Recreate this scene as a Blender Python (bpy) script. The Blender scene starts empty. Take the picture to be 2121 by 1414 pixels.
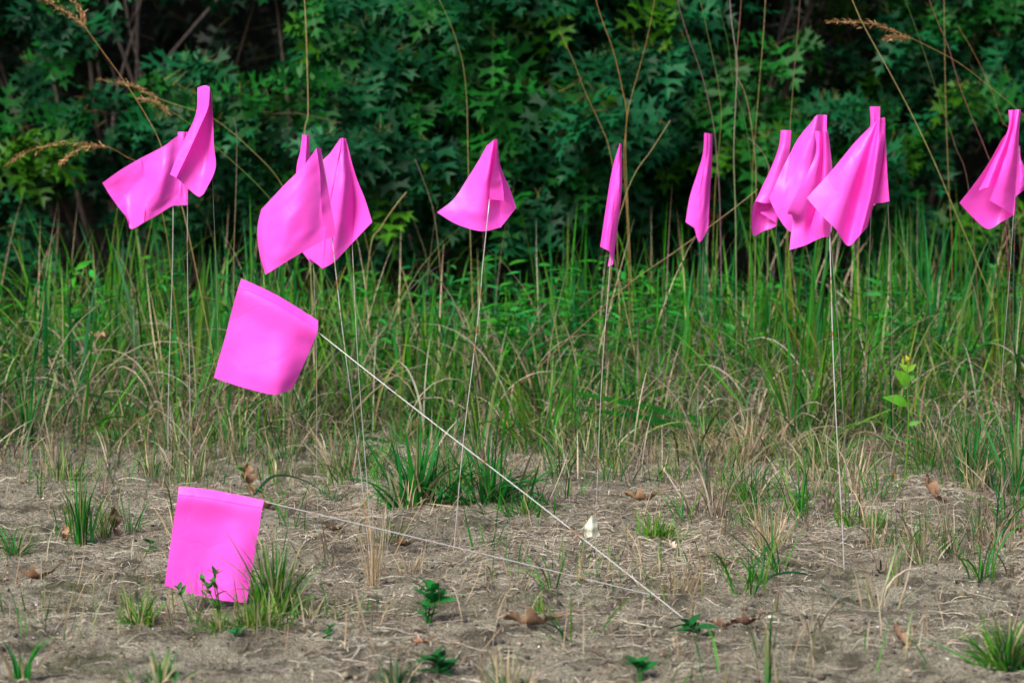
import bpy, math
import numpy as np
from mathutils import Vector
R = math.radians
sc = bpy.context.scene
C = sc.collection
# ---------------------------------------------------------------- camera
H = 0.56                      # camera height (m)
F = 5008.0                    # focal length in photo pixels (85 mm on 36 mm, 2121 px wide)
PITCH = math.atan(432 / F)
cam_d = bpy.data.cameras.new('camera'); cam = bpy.data.objects.new('camera', cam_d); C.objects.link(cam)
cam.location = (0, 0, H); cam.rotation_euler = (R(90) - PITCH, 0, 0)
cam_d.sensor_width = 36; cam_d.lens = 85; cam_d.clip_start = 0.05; cam_d.clip_end = 500
cam_d.dof.use_dof = True; cam_d.dof.focus_distance = 3.35; cam_d.dof.aperture_fstop = 8.5; cam_d.dof.aperture_blades = 9
sc.camera = cam
# ---------------------------------------------------------------- sky and sun (soft light over the camera's shoulder)
EL, AZ = 40, 212              # sun elevation; azimuth clockwise from +Y
w = bpy.data.worlds.new('World'); sc.world = w; w.use_nodes = True
nt = w.node_tree; bg = nt.nodes['Background']
sky = nt.nodes.new('ShaderNodeTexSky'); sky.sky_type = 'NISHITA'; sky.sun_disc = False
sky.sun_elevation = R(EL); sky.sun_rotation = R(AZ); sky.air_density = 1.0; sky.dust_density = 3.0; sky.ozone_density = 1.0
nt.links.new(sky.outputs[0], bg.inputs[0]); bg.inputs[1].default_value = 0.08
sl = bpy.data.lights.new('sun', 'SUN'); sl.energy = 2.85; sl.angle = R(20); sl.color = (1, 0.95, 0.88)
so = bpy.data.objects.new('sun', sl); C.objects.link(so)
sd = Vector((math.sin(R(AZ)) * math.cos(R(EL)), math.cos(R(AZ)) * math.cos(R(EL)), math.sin(R(EL))))
so.rotation_euler = sd.to_track_quat('Z', 'Y').to_euler()
sc.view_settings.view_transform = 'Standard'; sc.view_settings.look = 'None'
sc.view_settings.exposure = 1.0; sc.view_settings.gamma = 1.0

# ---------------------------------------------------------------- helpers
rg = np.random.default_rng(7)
cp, sp = math.cos(PITCH), math.sin(PITCH)
def at(px, py, Y):
    """world point seen at photo pixel (px, py) at distance Y"""
    a = (px - 1060.5) / F; b = (707 - py) / F
    dx, dy, dz = a, cp + b * sp, -sp + b * cp
    return np.array([dx / dy * Y, Y, H + dz / dy * Y])
def gnd(px, py):
    a = (px - 1060.5) / F; b = (707 - py) / F
    dx, dy, dz = a, cp + b * sp, -sp + b * cp
    t = -H / dz
    return np.array([dx * t, dy * t, 0.0])
def lattice(seed, n=64):
    return np.random.default_rng(seed).random((n, n))
LT = [lattice(100 + i) for i in range(8)]
def vnoise(x, y, k=0):
    L = LT[k]; n = L.shape[0]
    x = np.asarray(x, float); y = np.asarray(y, float)
    xi = np.floor(x).astype(int); yi = np.floor(y).astype(int); fx = x - xi; fy = y - yi
    fx = fx * fx * (3 - 2 * fx); fy = fy * fy * (3 - 2 * fy)
    g = lambda a, b: L[a % n, b % n]
    return (g(xi, yi) * (1 - fx) + g(xi + 1, yi) * fx) * (1 - fy) + (g(xi, yi + 1) * (1 - fx) + g(xi + 1, yi + 1) * fx) * fy - 0.5
def gz(x, y, fine=1.0):
    x = np.asarray(x, float); y = np.asarray(y, float)
    near = np.clip((6 - y) / 1.0, 0, 1)
    z = 0.018 * vnoise(x * 2.1, y * 2.1, 0) + near * (0.016 * vnoise(x * 9, y * 9, 1) + 0.008 * vnoise(x * 31, y * 31, 2) + 0.0045 * vnoise(x * 85, y * 85, 3) + fine * (0.0042 * vnoise(x * 170, y * 150, 6) + .003 * vnoise(x * 330, y * 300, 7)))
    t = np.clip((y - 8.6) / 4.5, 0, 1); t = t * t * (3 - 2 * t)
    return z + t * 4.5
def smooth(a, b, x):
    t = np.clip((x - a) / (b - a), 0, 1); return t * t * (3 - 2 * t)
def mesh(name, V, faces, cols=None, sm=True):
    """faces: list of int arrays (n,k) or a python list of index lists"""
    me = bpy.data.meshes.new(name)
    V = np.asarray(V, np.float32).reshape(-1, 3)
    loops = []; sizes = []
    for f in faces:
        if isinstance(f, np.ndarray) and f.ndim == 2:
            loops.append(f.ravel()); sizes.append(np.full(len(f), f.shape[1]))
        else:
            loops.append(np.asarray(f)); sizes.append(np.array([len(f)]))
    loops = np.concatenate(loops).astype(np.int32); sizes = np.concatenate(sizes).astype(np.int32)
    starts = np.concatenate([[0], np.cumsum(sizes)[:-1]]).astype(np.int32)
    me.vertices.add(len(V)); me.vertices.foreach_set('co', V.ravel())
    me.loops.add(len(loops)); me.loops.foreach_set('vertex_index', loops)
    me.polygons.add(len(sizes)); me.polygons.foreach_set('loop_start', starts)
    me.update(calc_edges=True); me.validate()
    if sm: me.polygons.foreach_set('use_smooth', np.ones(len(me.polygons), bool))
    if cols is not None:
        ca = me.color_attributes.new('Col', 'FLOAT_COLOR', 'POINT')
        c4 = np.ones((len(V), 4), np.float32); c4[:, :3] = cols
        ca.data.foreach_set('color', c4.ravel())
    me.update()
    return me
def obj(name, me, mat, parent=None, loc=None):
    o = bpy.data.objects.new(name, me); C.objects.link(o)
    if mat: me.materials.append(mat)
    if parent is not None:
        o.parent = parent; o.location = -parent.location if loc is None else loc
    return o
def tag(o, label, cat, group=None, kind=None):
    if kind: o['kind'] = kind
    o['label'] = label; o['category'] = cat
    if group: o['group'] = group
    return o
def thing(name, label, cat, loc, group=None):
    o = bpy.data.objects.new(name, None); C.objects.link(o); o.location = Vector([float(v) for v in loc]); o.empty_display_size = .02
    return tag(o, label, cat, group)
def cr(P, n):
    """Catmull-Rom through rows of P (k,...) -> n samples"""
    P = np.asarray(P, float); k = len(P)
    if k == 1: return np.repeat(P, n, 0)
    Q = np.concatenate([[2 * P[0] - P[1]], P, [2 * P[-1] - P[-2]]])
    t = np.linspace(0, k - 1, n); i = np.minimum(t.astype(int), k - 2); f = (t - i).reshape((-1,) + (1,) * (P.ndim - 1))
    a, b, c, d = Q[i], Q[i + 1], Q[i + 2], Q[i + 3]
    return 0.5 * (2 * b + (c - a) * f + (2 * a - 5 * b + 4 * c - d) * f ** 2 + (3 * b - a - 3 * c + d) * f ** 3)
def tube_arr(P, rad, k=6):
    P = np.asarray(P, float); n = len(P); rad = np.broadcast_to(np.asarray(rad, float), (n,))
    T = np.gradient(P, axis=0); T /= np.linalg.norm(T, axis=1, keepdims=True) + 1e-12
    up = np.array([0.0, 1.0, 0.02]) if abs(T[:, 1]).mean() < .8 else np.array([1.0, 0, 0.02])
    A = np.cross(T, up); A /= np.linalg.norm(A, axis=1, keepdims=True) + 1e-12; B = np.cross(T, A)
    an = np.linspace(0, 2 * math.pi, k, endpoint=False)
    V = P[:, None] + rad[:, None, None] * (np.cos(an)[None, :, None] * A[:, None] + np.sin(an)[None, :, None] * B[:, None])
    idx = np.arange(n * k).reshape(n, k); nx = np.roll(idx, -1, 1)
    Fq = np.stack([idx[:-1], nx[:-1], nx[1:], idx[1:]], -1).reshape(-1, 4)
    return V.reshape(-1, 3), Fq, [idx[0][::-1].copy(), idx[-1].copy()]
class Geo:
    def __init__(s): s.V = []; s.F = []; s.C = []; s.n = 0
    def add(s, V, Fs, col=(1, 1, 1)):
        V = np.asarray(V, float).reshape(-1, 3)
        for f in Fs: s.F.append(np.asarray(f) + s.n)
        s.V.append(V); c = np.asarray(col, float)
        s.C.append(np.broadcast_to(c, (len(V), 3)) if c.ndim == 1 else c); s.n += len(V)
    def tube(s, P, rad, col=(1, 1, 1), k=5):
        V, Fq, caps = tube_arr(P, rad, k); n = len(P)
        c = np.asarray(col, float)
        if c.ndim == 2: c = np.repeat(c, k, 0)
        s.add(V, [Fq] + caps, c)
    def build(s, name, mat, parent=None):
        return obj(name, mesh(name, np.concatenate(s.V), s.F, np.concatenate(s.C)), mat, parent)

# ---------------------------------------------------------------- materials
def nodes(name):
    m = bpy.data.materials.new(name); m.use_nodes = True; t = m.node_tree; t.nodes.clear()
    out = t.nodes.new('ShaderNodeOutputMaterial')
    return m, t, out
def N(t, ty, **k):
    n = t.nodes.new(ty)
    for a, v in k.items():
        if a in n.bl_rna.properties: setattr(n, a, v)
        else: n.inputs[a].default_value = v
    return n
def foliage(name, rough=.45, trans=.3, var=.25, nscale=60, spec=.5, sat=1.0):
    """surface colour from the mesh's own per-leaf colour, broken up by fine noise, part of the light let through"""
    m, t, out = nodes(name); L = t.links.new
    a = N(t, 'ShaderNodeAttribute', attribute_name='Col')
    no = N(t, 'ShaderNodeTexNoise', Scale=nscale, Detail=3.0)
    tc = N(t, 'ShaderNodeTexCoord'); L(tc.outputs['Object'], no.inputs['Vector'])
    mr = N(t, 'ShaderNodeMapRange'); mr.inputs['To Min'].default_value = 1 - var; mr.inputs['To Max'].default_value = 1 + var
    mr.inputs['From Min'].default_value = .3; mr.inputs['From Max'].default_value = .7
    L(no.outputs[0], mr.inputs[0])
    mu = N(t, 'ShaderNodeVectorMath', operation='SCALE'); L(a.outputs['Color'], mu.inputs[0]); L(mr.outputs[0], mu.inputs['Scale'])
    p = N(t, 'ShaderNodeBsdfPrincipled', Roughness=rough); p.inputs['Specular IOR Level'].default_value = spec
    L(mu.outputs[0], p.inputs['Base Color'])
    tr = N(t, 'ShaderNodeBsdfTranslucent'); L(mu.outputs[0], tr.inputs[0])
    mx = N(t, 'ShaderNodeMixShader'); mx.inputs[0].default_value = trans
    L(p.outputs[0], mx.inputs[1]); L(tr.outputs[0], mx.inputs[2]); L(mx.outputs[0], out.inputs[0])
    return m
M_grass = foliage('grass blade', .5, .32, .2, 90, .22)
M_dry = foliage('dry straw', .65, .2, .3, 140, .25)
M_oak = foliage('oak leaf', .5, .12, .25, 45, .13)
M_dead = foliage('dead leaf', .6, .15, .45, 55, .35)
M_herb = foliage('herb leaf', .5, .28, .2, 80, .25)
M_bark = foliage('bark', .8, .0, .35, 60, .2)
M_wood = foliage('shade painted woodland leaf', .5, .1, .2, 40, .3)
def m_flag():
    m, t, out = nodes('pink plastic film'); L = t.links.new
    no = N(t, 'ShaderNodeTexNoise', Scale=14.0, Detail=5.0); tc = N(t, 'ShaderNodeTexCoord'); L(tc.outputs['Object'], no.inputs['Vector'])
    r = N(t, 'ShaderNodeValToRGB'); r.color_ramp.elements[0].color = (.98, .088, .66, 1); r.color_ramp.elements[1].color = (.99, .112, .70, 1)
    r.color_ramp.elements[0].position = .35; r.color_ramp.elements[1].position = .65
    L(no.outputs[0], r.inputs[0])
    p = N(t, 'ShaderNodeBsdfPrincipled', Roughness=.42); p.inputs['Specular IOR Level'].default_value = .35
    L(r.outputs[0], p.inputs['Base Color'])
    n2 = N(t, 'ShaderNodeTexNoise', Scale=45.0, Detail=2.0); L(tc.outputs['Object'], n2.inputs['Vector'])
    vo = N(t, 'ShaderNodeTexVoronoi', feature='DISTANCE_TO_EDGE', Scale=16.0); ad = N(t, 'ShaderNodeVectorMath', operation='ADD')
    sc_ = N(t, 'ShaderNodeVectorMath', operation='SCALE'); L(no.outputs['Color'], sc_.inputs[0]); sc_.inputs['Scale'].default_value = .08
    L(tc.outputs['Object'], ad.inputs[0]); L(sc_.outputs[0], ad.inputs[1]); L(ad.outputs[0], vo.inputs['Vector'])
    cl = N(t, 'ShaderNodeMapRange'); cl.inputs['From Max'].default_value = .06; L(vo.outputs['Distance'], cl.inputs[0])
    hh = N(t, 'ShaderNodeMath', operation='MULTIPLY_ADD'); L(cl.outputs[0], hh.inputs[0]); hh.inputs[1].default_value = .22; L(n2.outputs[0], hh.inputs[2])
    b = N(t, 'ShaderNodeBump', Strength=.16, Distance=.004); L(hh.outputs[0], b.inputs['Height']); L(b.outputs[0], p.inputs['Normal'])
    tr = N(t, 'ShaderNodeBsdfTranslucent'); tr.inputs[0].default_value = (.99, .075, .64, 1)
    mx = N(t, 'ShaderNodeMixShader'); mx.inputs[0].default_value = .28
    L(p.outputs[0], mx.inputs[1]); L(tr.outputs[0], mx.inputs[2]); L(mx.outputs[0], out.inputs[0])
    return m
M_flag = m_flag()
def m_wire(name, bright):
    m, t, out = nodes(name); L = t.links.new
    tc = N(t, 'ShaderNodeTexCoord'); mp = N(t, 'ShaderNodeMapping'); mp.inputs['Scale'].default_value = (30, 30, 42)
    L(tc.outputs['Object'], mp.inputs[0])
    no = N(t, 'ShaderNodeTexNoise', Scale=1.0, Detail=4.0, Roughness=.7); L(mp.outputs[0], no.inputs['Vector'])
    r = N(t, 'ShaderNodeValToRGB'); e = r.color_ramp.elements
    e[0].position = .54; e[0].color = bright; e[1].position = .62; e[1].color = (.28, .11, .035, 1)
    L(no.outputs[0], r.inputs[0])
    r2 = N(t, 'ShaderNodeMapRange'); r2.inputs['From Min'].default_value = .54; r2.inputs['From Max'].default_value = .62; r2.inputs['To Min'].default_value = .55; r2.inputs['To Max'].default_value = 0
    L(no.outputs[0], r2.inputs[0])
    p = N(t, 'ShaderNodeBsdfPrincipled', Roughness=.45); L(r.outputs[0], p.inputs['Base Color']); L(r2.outputs[0], p.inputs['Metallic'])
    L(p.outputs[0], out.inputs[0]); return m
M_wire = m_wire('galvanised wire with rust', (.52, .52, .53, 1)); M_wire_dull = m_wire('dull weathered wire', (.17, .165, .16, 1))
def m_ground():
    m, t, out = nodes('sandy soil'); L = t.links.new
    tc = N(t, 'ShaderNodeTexCoord')
    def noise(s, d=4.0, r=.6):
        n = N(t, 'ShaderNodeTexNoise', Scale=s, Detail=d, Roughness=r); L(tc.outputs['Object'], n.inputs['Vector']); return n
    def ramp(src, stops):
        r = N(t, 'ShaderNodeValToRGB'); e = r.color_ramp.elements
        while len(e) < len(stops): e.new(.5)
        for i, (p_, c_) in enumerate(stops): e[i].position = p_; e[i].color = (*c_, 1)
        L(src, r.inputs[0]); return r
    def mix(f, a, b, ty='MIX'):
        x = N(t, 'ShaderNodeMix', data_type='RGBA', blend_type=ty)
        if isinstance(f, float): x.inputs[0].default_value = f
        else: L(f, x.inputs[0])
        L(a, x.inputs[6])
        if isinstance(b, tuple): x.inputs[7].default_value = (*b, 1)
        else: L(b, x.inputs[7])
        return x.outputs[2]
    sand = ramp(noise(7, 6).outputs[0], [(.3, (.25, .225, .165)), (.5, (.38, .35, .27)), (.7, (.47, .44, .35))])
    grain = ramp(noise(330, 4, .85).outputs[0], [(.34, (.30, .29, .27)), (.5, (1.0, 1.0, 1.0)), (.66, (1.6, 1.58, 1.5))])
    c = mix(1.0, sand.outputs[0], grain.outputs[0], 'MULTIPLY')
    hum = ramp(noise(16, 6, .7).outputs[0], [(.47, (0, 0, 0)), (.62, (1, 1, 1))])
    c = mix(hum.outputs[0], c, (.125, .112, .082))
    moss = ramp(noise(3.3, 7, .75).outputs[0], [(.55, (0, 0, 0)), (.64, (.75, .75, .75))])
    c = mix(moss.outputs[0], c, (.075, .095, .032))
    vo = N(t, 'ShaderNodeTexVoronoi', Scale=95.0); L(tc.outputs['Object'], vo.inputs['Vector'])
    sp_ = ramp(vo.outputs['Distance'], [(.10, (1, 1, 1)), (.17, (0, 0, 0))])
    n5 = ramp(noise(30, 2).outputs[0], [(.52, (0, 0, 0)), (.60, (1, 1, 1))])
    f = N(t, 'ShaderNodeMath', operation='MULTIPLY'); L(sp_.outputs[0], f.inputs[0]); L(n5.outputs[0], f.inputs[1])
    c = mix(f.outputs[0], c, (.05, .045, .04))
    # humus and leaf mould beyond the grass edge, blackened to paint shade under the shrubs
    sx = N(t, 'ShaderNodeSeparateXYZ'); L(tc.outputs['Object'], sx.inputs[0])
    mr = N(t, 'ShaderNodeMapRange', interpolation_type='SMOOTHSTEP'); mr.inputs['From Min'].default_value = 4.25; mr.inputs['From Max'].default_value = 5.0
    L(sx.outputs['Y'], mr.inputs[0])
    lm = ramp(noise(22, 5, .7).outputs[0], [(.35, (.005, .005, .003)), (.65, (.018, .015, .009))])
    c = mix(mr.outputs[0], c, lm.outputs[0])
    p = N(t, 'ShaderNodeBsdfPrincipled', Roughness=.95); p.inputs['Specular IOR Level'].default_value = .15
    L(c, p.inputs['Base Color'])
    add = N(t, 'ShaderNodeMath', operation='ADD'); L(noise(110, 5, .75).outputs[0], add.inputs[0]); L(noise(520, 2, .8).outputs[0], add.inputs[1])
    b = N(t, 'ShaderNodeBump', Strength=1.0, Distance=.010); L(add.outputs[0], b.inputs['Height']); L(b.outputs[0], p.inputs['Normal'])
    L(p.outputs[0], out.inputs[0]); return m
# ---------------------------------------------------------------- ground (one sheet to the horizon, with an added bank hiding the sky behind the shrubs)
def ground():
    xs = np.unique(np.concatenate([np.linspace(-150, -4, 30), np.linspace(-4, -1.05, 60), np.linspace(-1.05, 1.05, 1000), np.linspace(1.05, 4, 60), np.linspace(4, 150, 30)]))
    ys = np.unique(np.concatenate([np.linspace(-60, 1, 30), np.linspace(1, 2.2, 60), np.linspace(2.2, 4.8, 1050), np.linspace(5, 14, 130), np.linspace(14, 300, 40)]))
    X, Y = np.meshgrid(xs, ys); Z = gz(X, Y)
    idx = np.arange(X.size).reshape(X.shape)
    q = np.stack([idx[:-1, :-1], idx[:-1, 1:], idx[1:, 1:], idx[1:, :-1]], -1).reshape(-1, 4)
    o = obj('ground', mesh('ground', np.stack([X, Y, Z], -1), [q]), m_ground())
    o['kind'] = 'structure'; o['label'] = 'sandy bare soil with leaf mould under the shrubs, darkened by painted shade'; o['category'] = 'ground'
ground()

# ---------------------------------------------------------------- blades
def blades(base, length, width, az, a0, a1, col_base, col_tip, seg=6, face=None, fold=.25):
    """many blades at once: arc from lean a0 to lean a1 (rad from vertical) towards az; three vertices across"""
    n = len(base); base = np.asarray(base, float)
    length = np.broadcast_to(length, n); width = np.broadcast_to(width, n)
    s = np.linspace(0, 1, seg + 1)
    ang = a0[:, None] + (a1 - a0)[:, None] * s[None, :] ** 1.5
    ds = length[:, None] / seg
    hx = np.concatenate([np.zeros((n, 1)), np.cumsum(np.sin((ang[:, 1:] + ang[:, :-1]) / 2) * ds, 1)], 1)
    hz = np.concatenate([np.zeros((n, 1)), np.cumsum(np.cos((ang[:, 1:] + ang[:, :-1]) / 2) * ds, 1)], 1)
    d = np.stack([np.sin(az), np.cos(az), 0 * az], -1)
    P = base[:, None] + hx[..., None] * d[:, None] + hz[..., None] * np.array([0, 0, 1.0])
    side = np.stack([np.cos(az), -np.sin(az), 0 * az], -1)
    if face is None: face = rg.uniform(-.9, .9, n)
    nrm = np.stack([np.cos(ang)[..., None] * d[:, None] - np.sin(ang)[..., None] * np.array([0, 0, 1.0])], 0)[0]
    ph = face[:, None] + rg.uniform(-.5, .5, n)[:, None] * s[None]
    W = np.cos(ph)[..., None] * side[:, None] + np.sin(ph)[..., None] * nrm
    NN = -np.sin(ph)[..., None] * side[:, None] + np.cos(ph)[..., None] * nrm
    prof = np.minimum(1, .55 + s * 1.5) * (1 - s ** 2.6) + .02
    hw = (width[:, None] * prof[None] / 2)[..., None]
    V = np.stack([P - W * hw, P + NN * hw * fold, P + W * hw], 2)          # n, seg+1, 3, 3
    zmin = gz(V[..., 0], V[..., 1]) + .0008
    V[..., 2] = np.where(s[None, :, None] > .1, np.maximum(V[..., 2], zmin), V[..., 2])
    idx = np.arange(n * (seg + 1) * 3).reshape(n, seg + 1, 3)
    q = np.stack([idx[:, :-1, :-1], idx[:, :-1, 1:], idx[:, 1:, 1:], idx[:, 1:, :-1]], -1).reshape(-1, 4)
    c = col_base[:, None] * (1 - s[None, :, None]) + col_tip[:, None] * s[None, :, None]
    c = np.repeat(c[:, :, None], 3, 2).reshape(-1, 3)
    return V.reshape(-1, 3), q, c
def pick(cols, n, jit=.2):
    c = np.asarray(cols, float)[rg.integers(0, len(cols), n)]
    return np.clip(c * rg.uniform(1 - jit, 1 + jit, (n, 1)) * rg.uniform(.93, 1.07, (n, 3)), 0, 1)
GREEN = [(.022, .19, .006), (.010, .12, .010), (.040, .25, .008), (.006, .10, .020), (.06, .19, .010), (.008, .15, .032), (.11, .18, .012), (.005, .06, .010), (.006, .09, .028)]
LIME = [(.10, .26, .012), (.06, .23, .012), (.04, .20, .012)]
TAN = [(.44, .34, .20), (.52, .42, .27), (.36, .26, .15), (.40, .33, .24), (.30, .20, .12), (.47, .42, .33)]
GREY = [(.36, .32, .25), (.28, .24, .18), (.42, .38, .31), (.2, .16, .12)]
DRY = [(.27, .215, .15), (.34, .28, .20), (.18, .13, .085), (.11, .08, .05), (.24, .20, .155), (.42, .37, .30), (.07, .055, .035)]
def with_z(x, y): return np.stack([x, y, gz(x, y) - .004], -1)

# ---- the grass belt
def grass_belt():
    # green tussocks
    g = Geo()
    n_t = 520
    tx = rg.uniform(-1.75, 1.75, n_t); ty = rg.uniform(4.2, 5.75, n_t)
    px = 1060 + tx / ty * F
    edge = 4.50 + .16 * np.sin(px / 190) + np.where(px < 420, -.25, 0) - .15 * (px > 1300) + .2 * rg.standard_normal(n_t)
    keep = (ty > edge); tx, ty, px = tx[keep], ty[keep], px[keep]
    for x, y, p in zip(tx, ty, px):
        n = int(rg.integers(14, 42))
        left = p < 560; mid = 760 < p < 1500
        h = rg.uniform(.12, .31) if left else (rg.uniform(.10, .21) if mid else rg.uniform(.13, .29))
        if rg.random() < .10: h *= 1.3
        r = np.abs(rg.normal(0, .035, n)); a = rg.uniform(0, 2 * math.pi, n)
        bx, by = x + r * np.sin(a), y + r * np.cos(a)
        az = a + rg.normal(0, .5, n)
        if left: az = np.where(rg.random(n) < .6, rg.normal(1.4 if rg.random() < .6 else -1.3, .6, n), az)
        L = h * rg.uniform(.5, 1.25, n)
        a0 = np.abs(rg.normal(.12, .12, n)) + r * 2 + (rg.random(n) < (.5 if left else .28)) * rg.uniform(.2, 1.0, n); a1 = a0 + np.abs(rg.normal(.5, .55, n))
        lim = rg.random()
        cb = pick(TAN[:3] + GREEN * 2, n); ct = pick(GREEN + LIME[:1] if lim < .6 else LIME + [(.22, .22, .03)], n, .3)
        V, q, c = blades(with_z(bx, by), L, rg.uniform(.0024, .0062, n), az, a0, a1, cb, ct)
        g.add(V, [q], c)
    # broad upright blades
    n = 2000
    x = rg.uniform(-1.6, 1.6, n); y = rg.uniform(4.6, 5.8, n)
    cl = vnoise(x * 7, y * 5, 5); k = cl > .10; x, y = x[k], y[k]; n = len(x)
    p = 1060 + x / y * F
    L = rg.uniform(.26, .46, n) * np.where((p > 700) & (p < 1120), .62, 1) * np.where(p < 500, .85, 1)
    az = rg.uniform(0, 2 * math.pi, n); a0 = np.abs(rg.normal(.06, .08, n))
    V, q, c = blades(with_z(x, y), L, rg.uniform(.006, .011, n), az, a0, a0 + np.abs(rg.normal(.12, .22, n)), pick(GREEN, n), pick(GREEN, n, .3), seg=7)
    g.add(V, [q], c)
    o = g.build('green_grass', M_grass); tag(o, 'belt of tall green grass growing between the bare soil and the shrubs', 'grass', kind='stuff')
    # low fine green shoots at the belt's front, between the dead blades
    g = Geo(); n = 5200
    x = rg.uniform(-1.5, 1.5, n); y = 4.0 + rg.beta(1.6, 2.2, n) * 1.3; p = 1060 + x / y * F
    k = (y > 4.28 + rg.normal(0, .14, n) - .25 * smooth(850, 1400, p) + .12 * np.sin(p / 110)) & (vnoise(x * 8, y * 6, 3) > -.02); x, y = x[k], y[k]; n = len(x)
    V, q, c = blades(with_z(x, y), rg.uniform(.04, .19, n), rg.uniform(.0016, .0036, n), rg.uniform(0, 6.28, n), np.abs(rg.normal(.2, .25, n)), np.abs(rg.normal(.6, .5, n)), pick(GREEN + TAN[:1], n), pick(GREEN + LIME, n), seg=6)
    g.add(V, [q], c); o = g.build('low_grass', M_grass); tag(o, 'short fine green shoots along the front of the grass belt', 'grass', kind='stuff')
    g = Geo()
    for i in range(820):
        y = rg.uniform(2.6, 4.6); p = rg.uniform(-60, 2180)
        lim_ = 3.9 - .7 * float(smooth(1000, 1500, p)) + (.25 if p < 600 else 0)
        if rg.random() > float(smooth(lim_ - .45, lim_ + .35, y)) * .9 + .045: continue
        gy = 275 + 2804 / y
        if any(a_ < p < b_ and c_ < gy < d_ for a_, b_, c_, d_ in [(1165, 1290, 1075, 1200), (1830, 2020, 1010, 1130), (1270, 1400, 1025, 1100), (1370, 1450, 1125, 1200), (1690, 1790, 1120, 1260), (330, 570, 1180, 1420)]): continue
        x = (p - 1060) / F * y; n = int(rg.integers(7, 26)); a = rg.uniform(0, 6.28, n); rr = np.abs(rg.normal(0, .014, n))
        kind_ = rg.random(); L = rg.uniform(.035, .11) * rg.uniform(.4, 1.3, n)
        pal = DRY if kind_ < .45 else (GREEN + LIME if kind_ < .8 else GREEN[:3] + TAN)
        V, q, c = blades(with_z(x + rr * np.sin(a), y + rr * np.cos(a)), L, rg.uniform(.0011, .0030, n), a + rg.normal(0, .5, n), np.abs(rg.normal(.3, .3, n)), np.abs(rg.normal(1.0, .7, n)), pick(pal, n, .3), pick(pal, n, .3), seg=6)
        g.add(V, [q], c)
    o = g.build('scattered_grass', M_grass); tag(o, 'scattered little tufts of mixed green and dead grass where the belt thins into the sand', 'grass', kind='stuff')
    # dry, curling dead blades low in the belt
    g = Geo()
    n = 12500
    x = rg.uniform(-1.7, 1.7, n); y = 4.0 + rg.beta(1.3, 2.4, n) * 1.9
    p = 1060 + x / y * F
    edge = 4.36 + rg.normal(0, .13, n) - .28 * smooth(850, 1400, p) + .14 * np.sin(p / 130) - .2 * (p < 250)
    k = (y > edge) & (vnoise(x * 6, y * 5, 6) > -.16); x, y, p = x[k], y[k], p[k]; n = len(x)
    L = rg.uniform(.07, .25, n) * (1 - .25 * (y < edge[k] + .2))
    az = rg.uniform(0, 2 * math.pi, n); a0 = rg.uniform(0, .9, n); a1 = a0 + rg.uniform(.3, 2.6, n)
    V, q, c = blades(with_z(x, y), L, rg.uniform(.0014, .0044, n), az, a0, a1, pick(DRY, n, .35), pick(DRY, n, .35), seg=8)
    g.add(V, [q], c)
    n = 1100; x = rg.uniform(-1.6, 1.6, n); y = rg.uniform(4.35, 5.3, n); a0 = rg.uniform(0, .6, n)
    V, q, c = blades(with_z(x, y), rg.uniform(.16, .38, n), rg.uniform(.0018, .0042, n), rg.uniform(0, 6.28, n), a0, a0 + rg.uniform(1.0, 2.9, n), pick(DRY, n), pick(DRY + [(.4, .36, .3)], n), seg=10)
    g.add(V, [q], c)
    # upright dead stems
    n = 420; x = rg.uniform(-1.6, 1.6, n); y = rg.uniform(4.6, 6.2, n)
    V, q, c = blades(with_z(x, y), rg.uniform(.18, .46, n), rg.uniform(.0015, .003, n), rg.uniform(0, 6.28, n), np.abs(rg.normal(.15, .15, n)), np.abs(rg.normal(.45, .4, n)), pick(TAN, n), pick(TAN, n))
    g.add(V, [q], c)
    o = g.build('dry_grass', M_dry); tag(o, 'tangle of curled tan dead grass at the foot of the green grass', 'dry grass', kind='stuff')
grass_belt()

# ---- low leafy weeds in the belt
def leaflets(tips, dirs, length, width, col, droop=.25, seg=4, upv=None):
    n = len(tips)
    up = np.array([0, 0, 1.0]) + rg.normal(0, .35, (n, 3))
    if upv is not None: up = np.repeat(np.array([upv], float), n, 0)
    d = dirs / np.linalg.norm(dirs, axis=1, keepdims=True)
    S = np.cross(d, up); S /= np.linalg.norm(S, axis=1, keepdims=True); U = np.cross(S, d)
    s = np.linspace(0, 1, seg + 1); prof = np.sin(np.pi * np.clip(s, .03, .985) ** .8)
    L = np.broadcast_to(length, n)[:, None, None]; W = np.broadcast_to(width, n)[:, None, None]
    P = tips[:, None] + d[:, None] * L * s[None, :, None] - U[:, None] * (droop * L * s[None, :, None] ** 2)
    hw = W * prof[None, :, None] / 2
    V = np.stack([P - S[:, None] * hw + U[:, None] * hw * .3, P, P + S[:, None] * hw + U[:, None] * hw * .3], 2)
    idx = np.arange(n * (seg + 1) * 3).reshape(n, seg + 1, 3)
    q = np.stack([idx[:, :-1, :-1], idx[:, :-1, 1:], idx[:, 1:, 1:], idx[:, 1:, :-1]], -1).reshape(-1, 4)
    return V.reshape(-1, 3), q, np.repeat(col, (seg + 1) * 3, 0)
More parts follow.
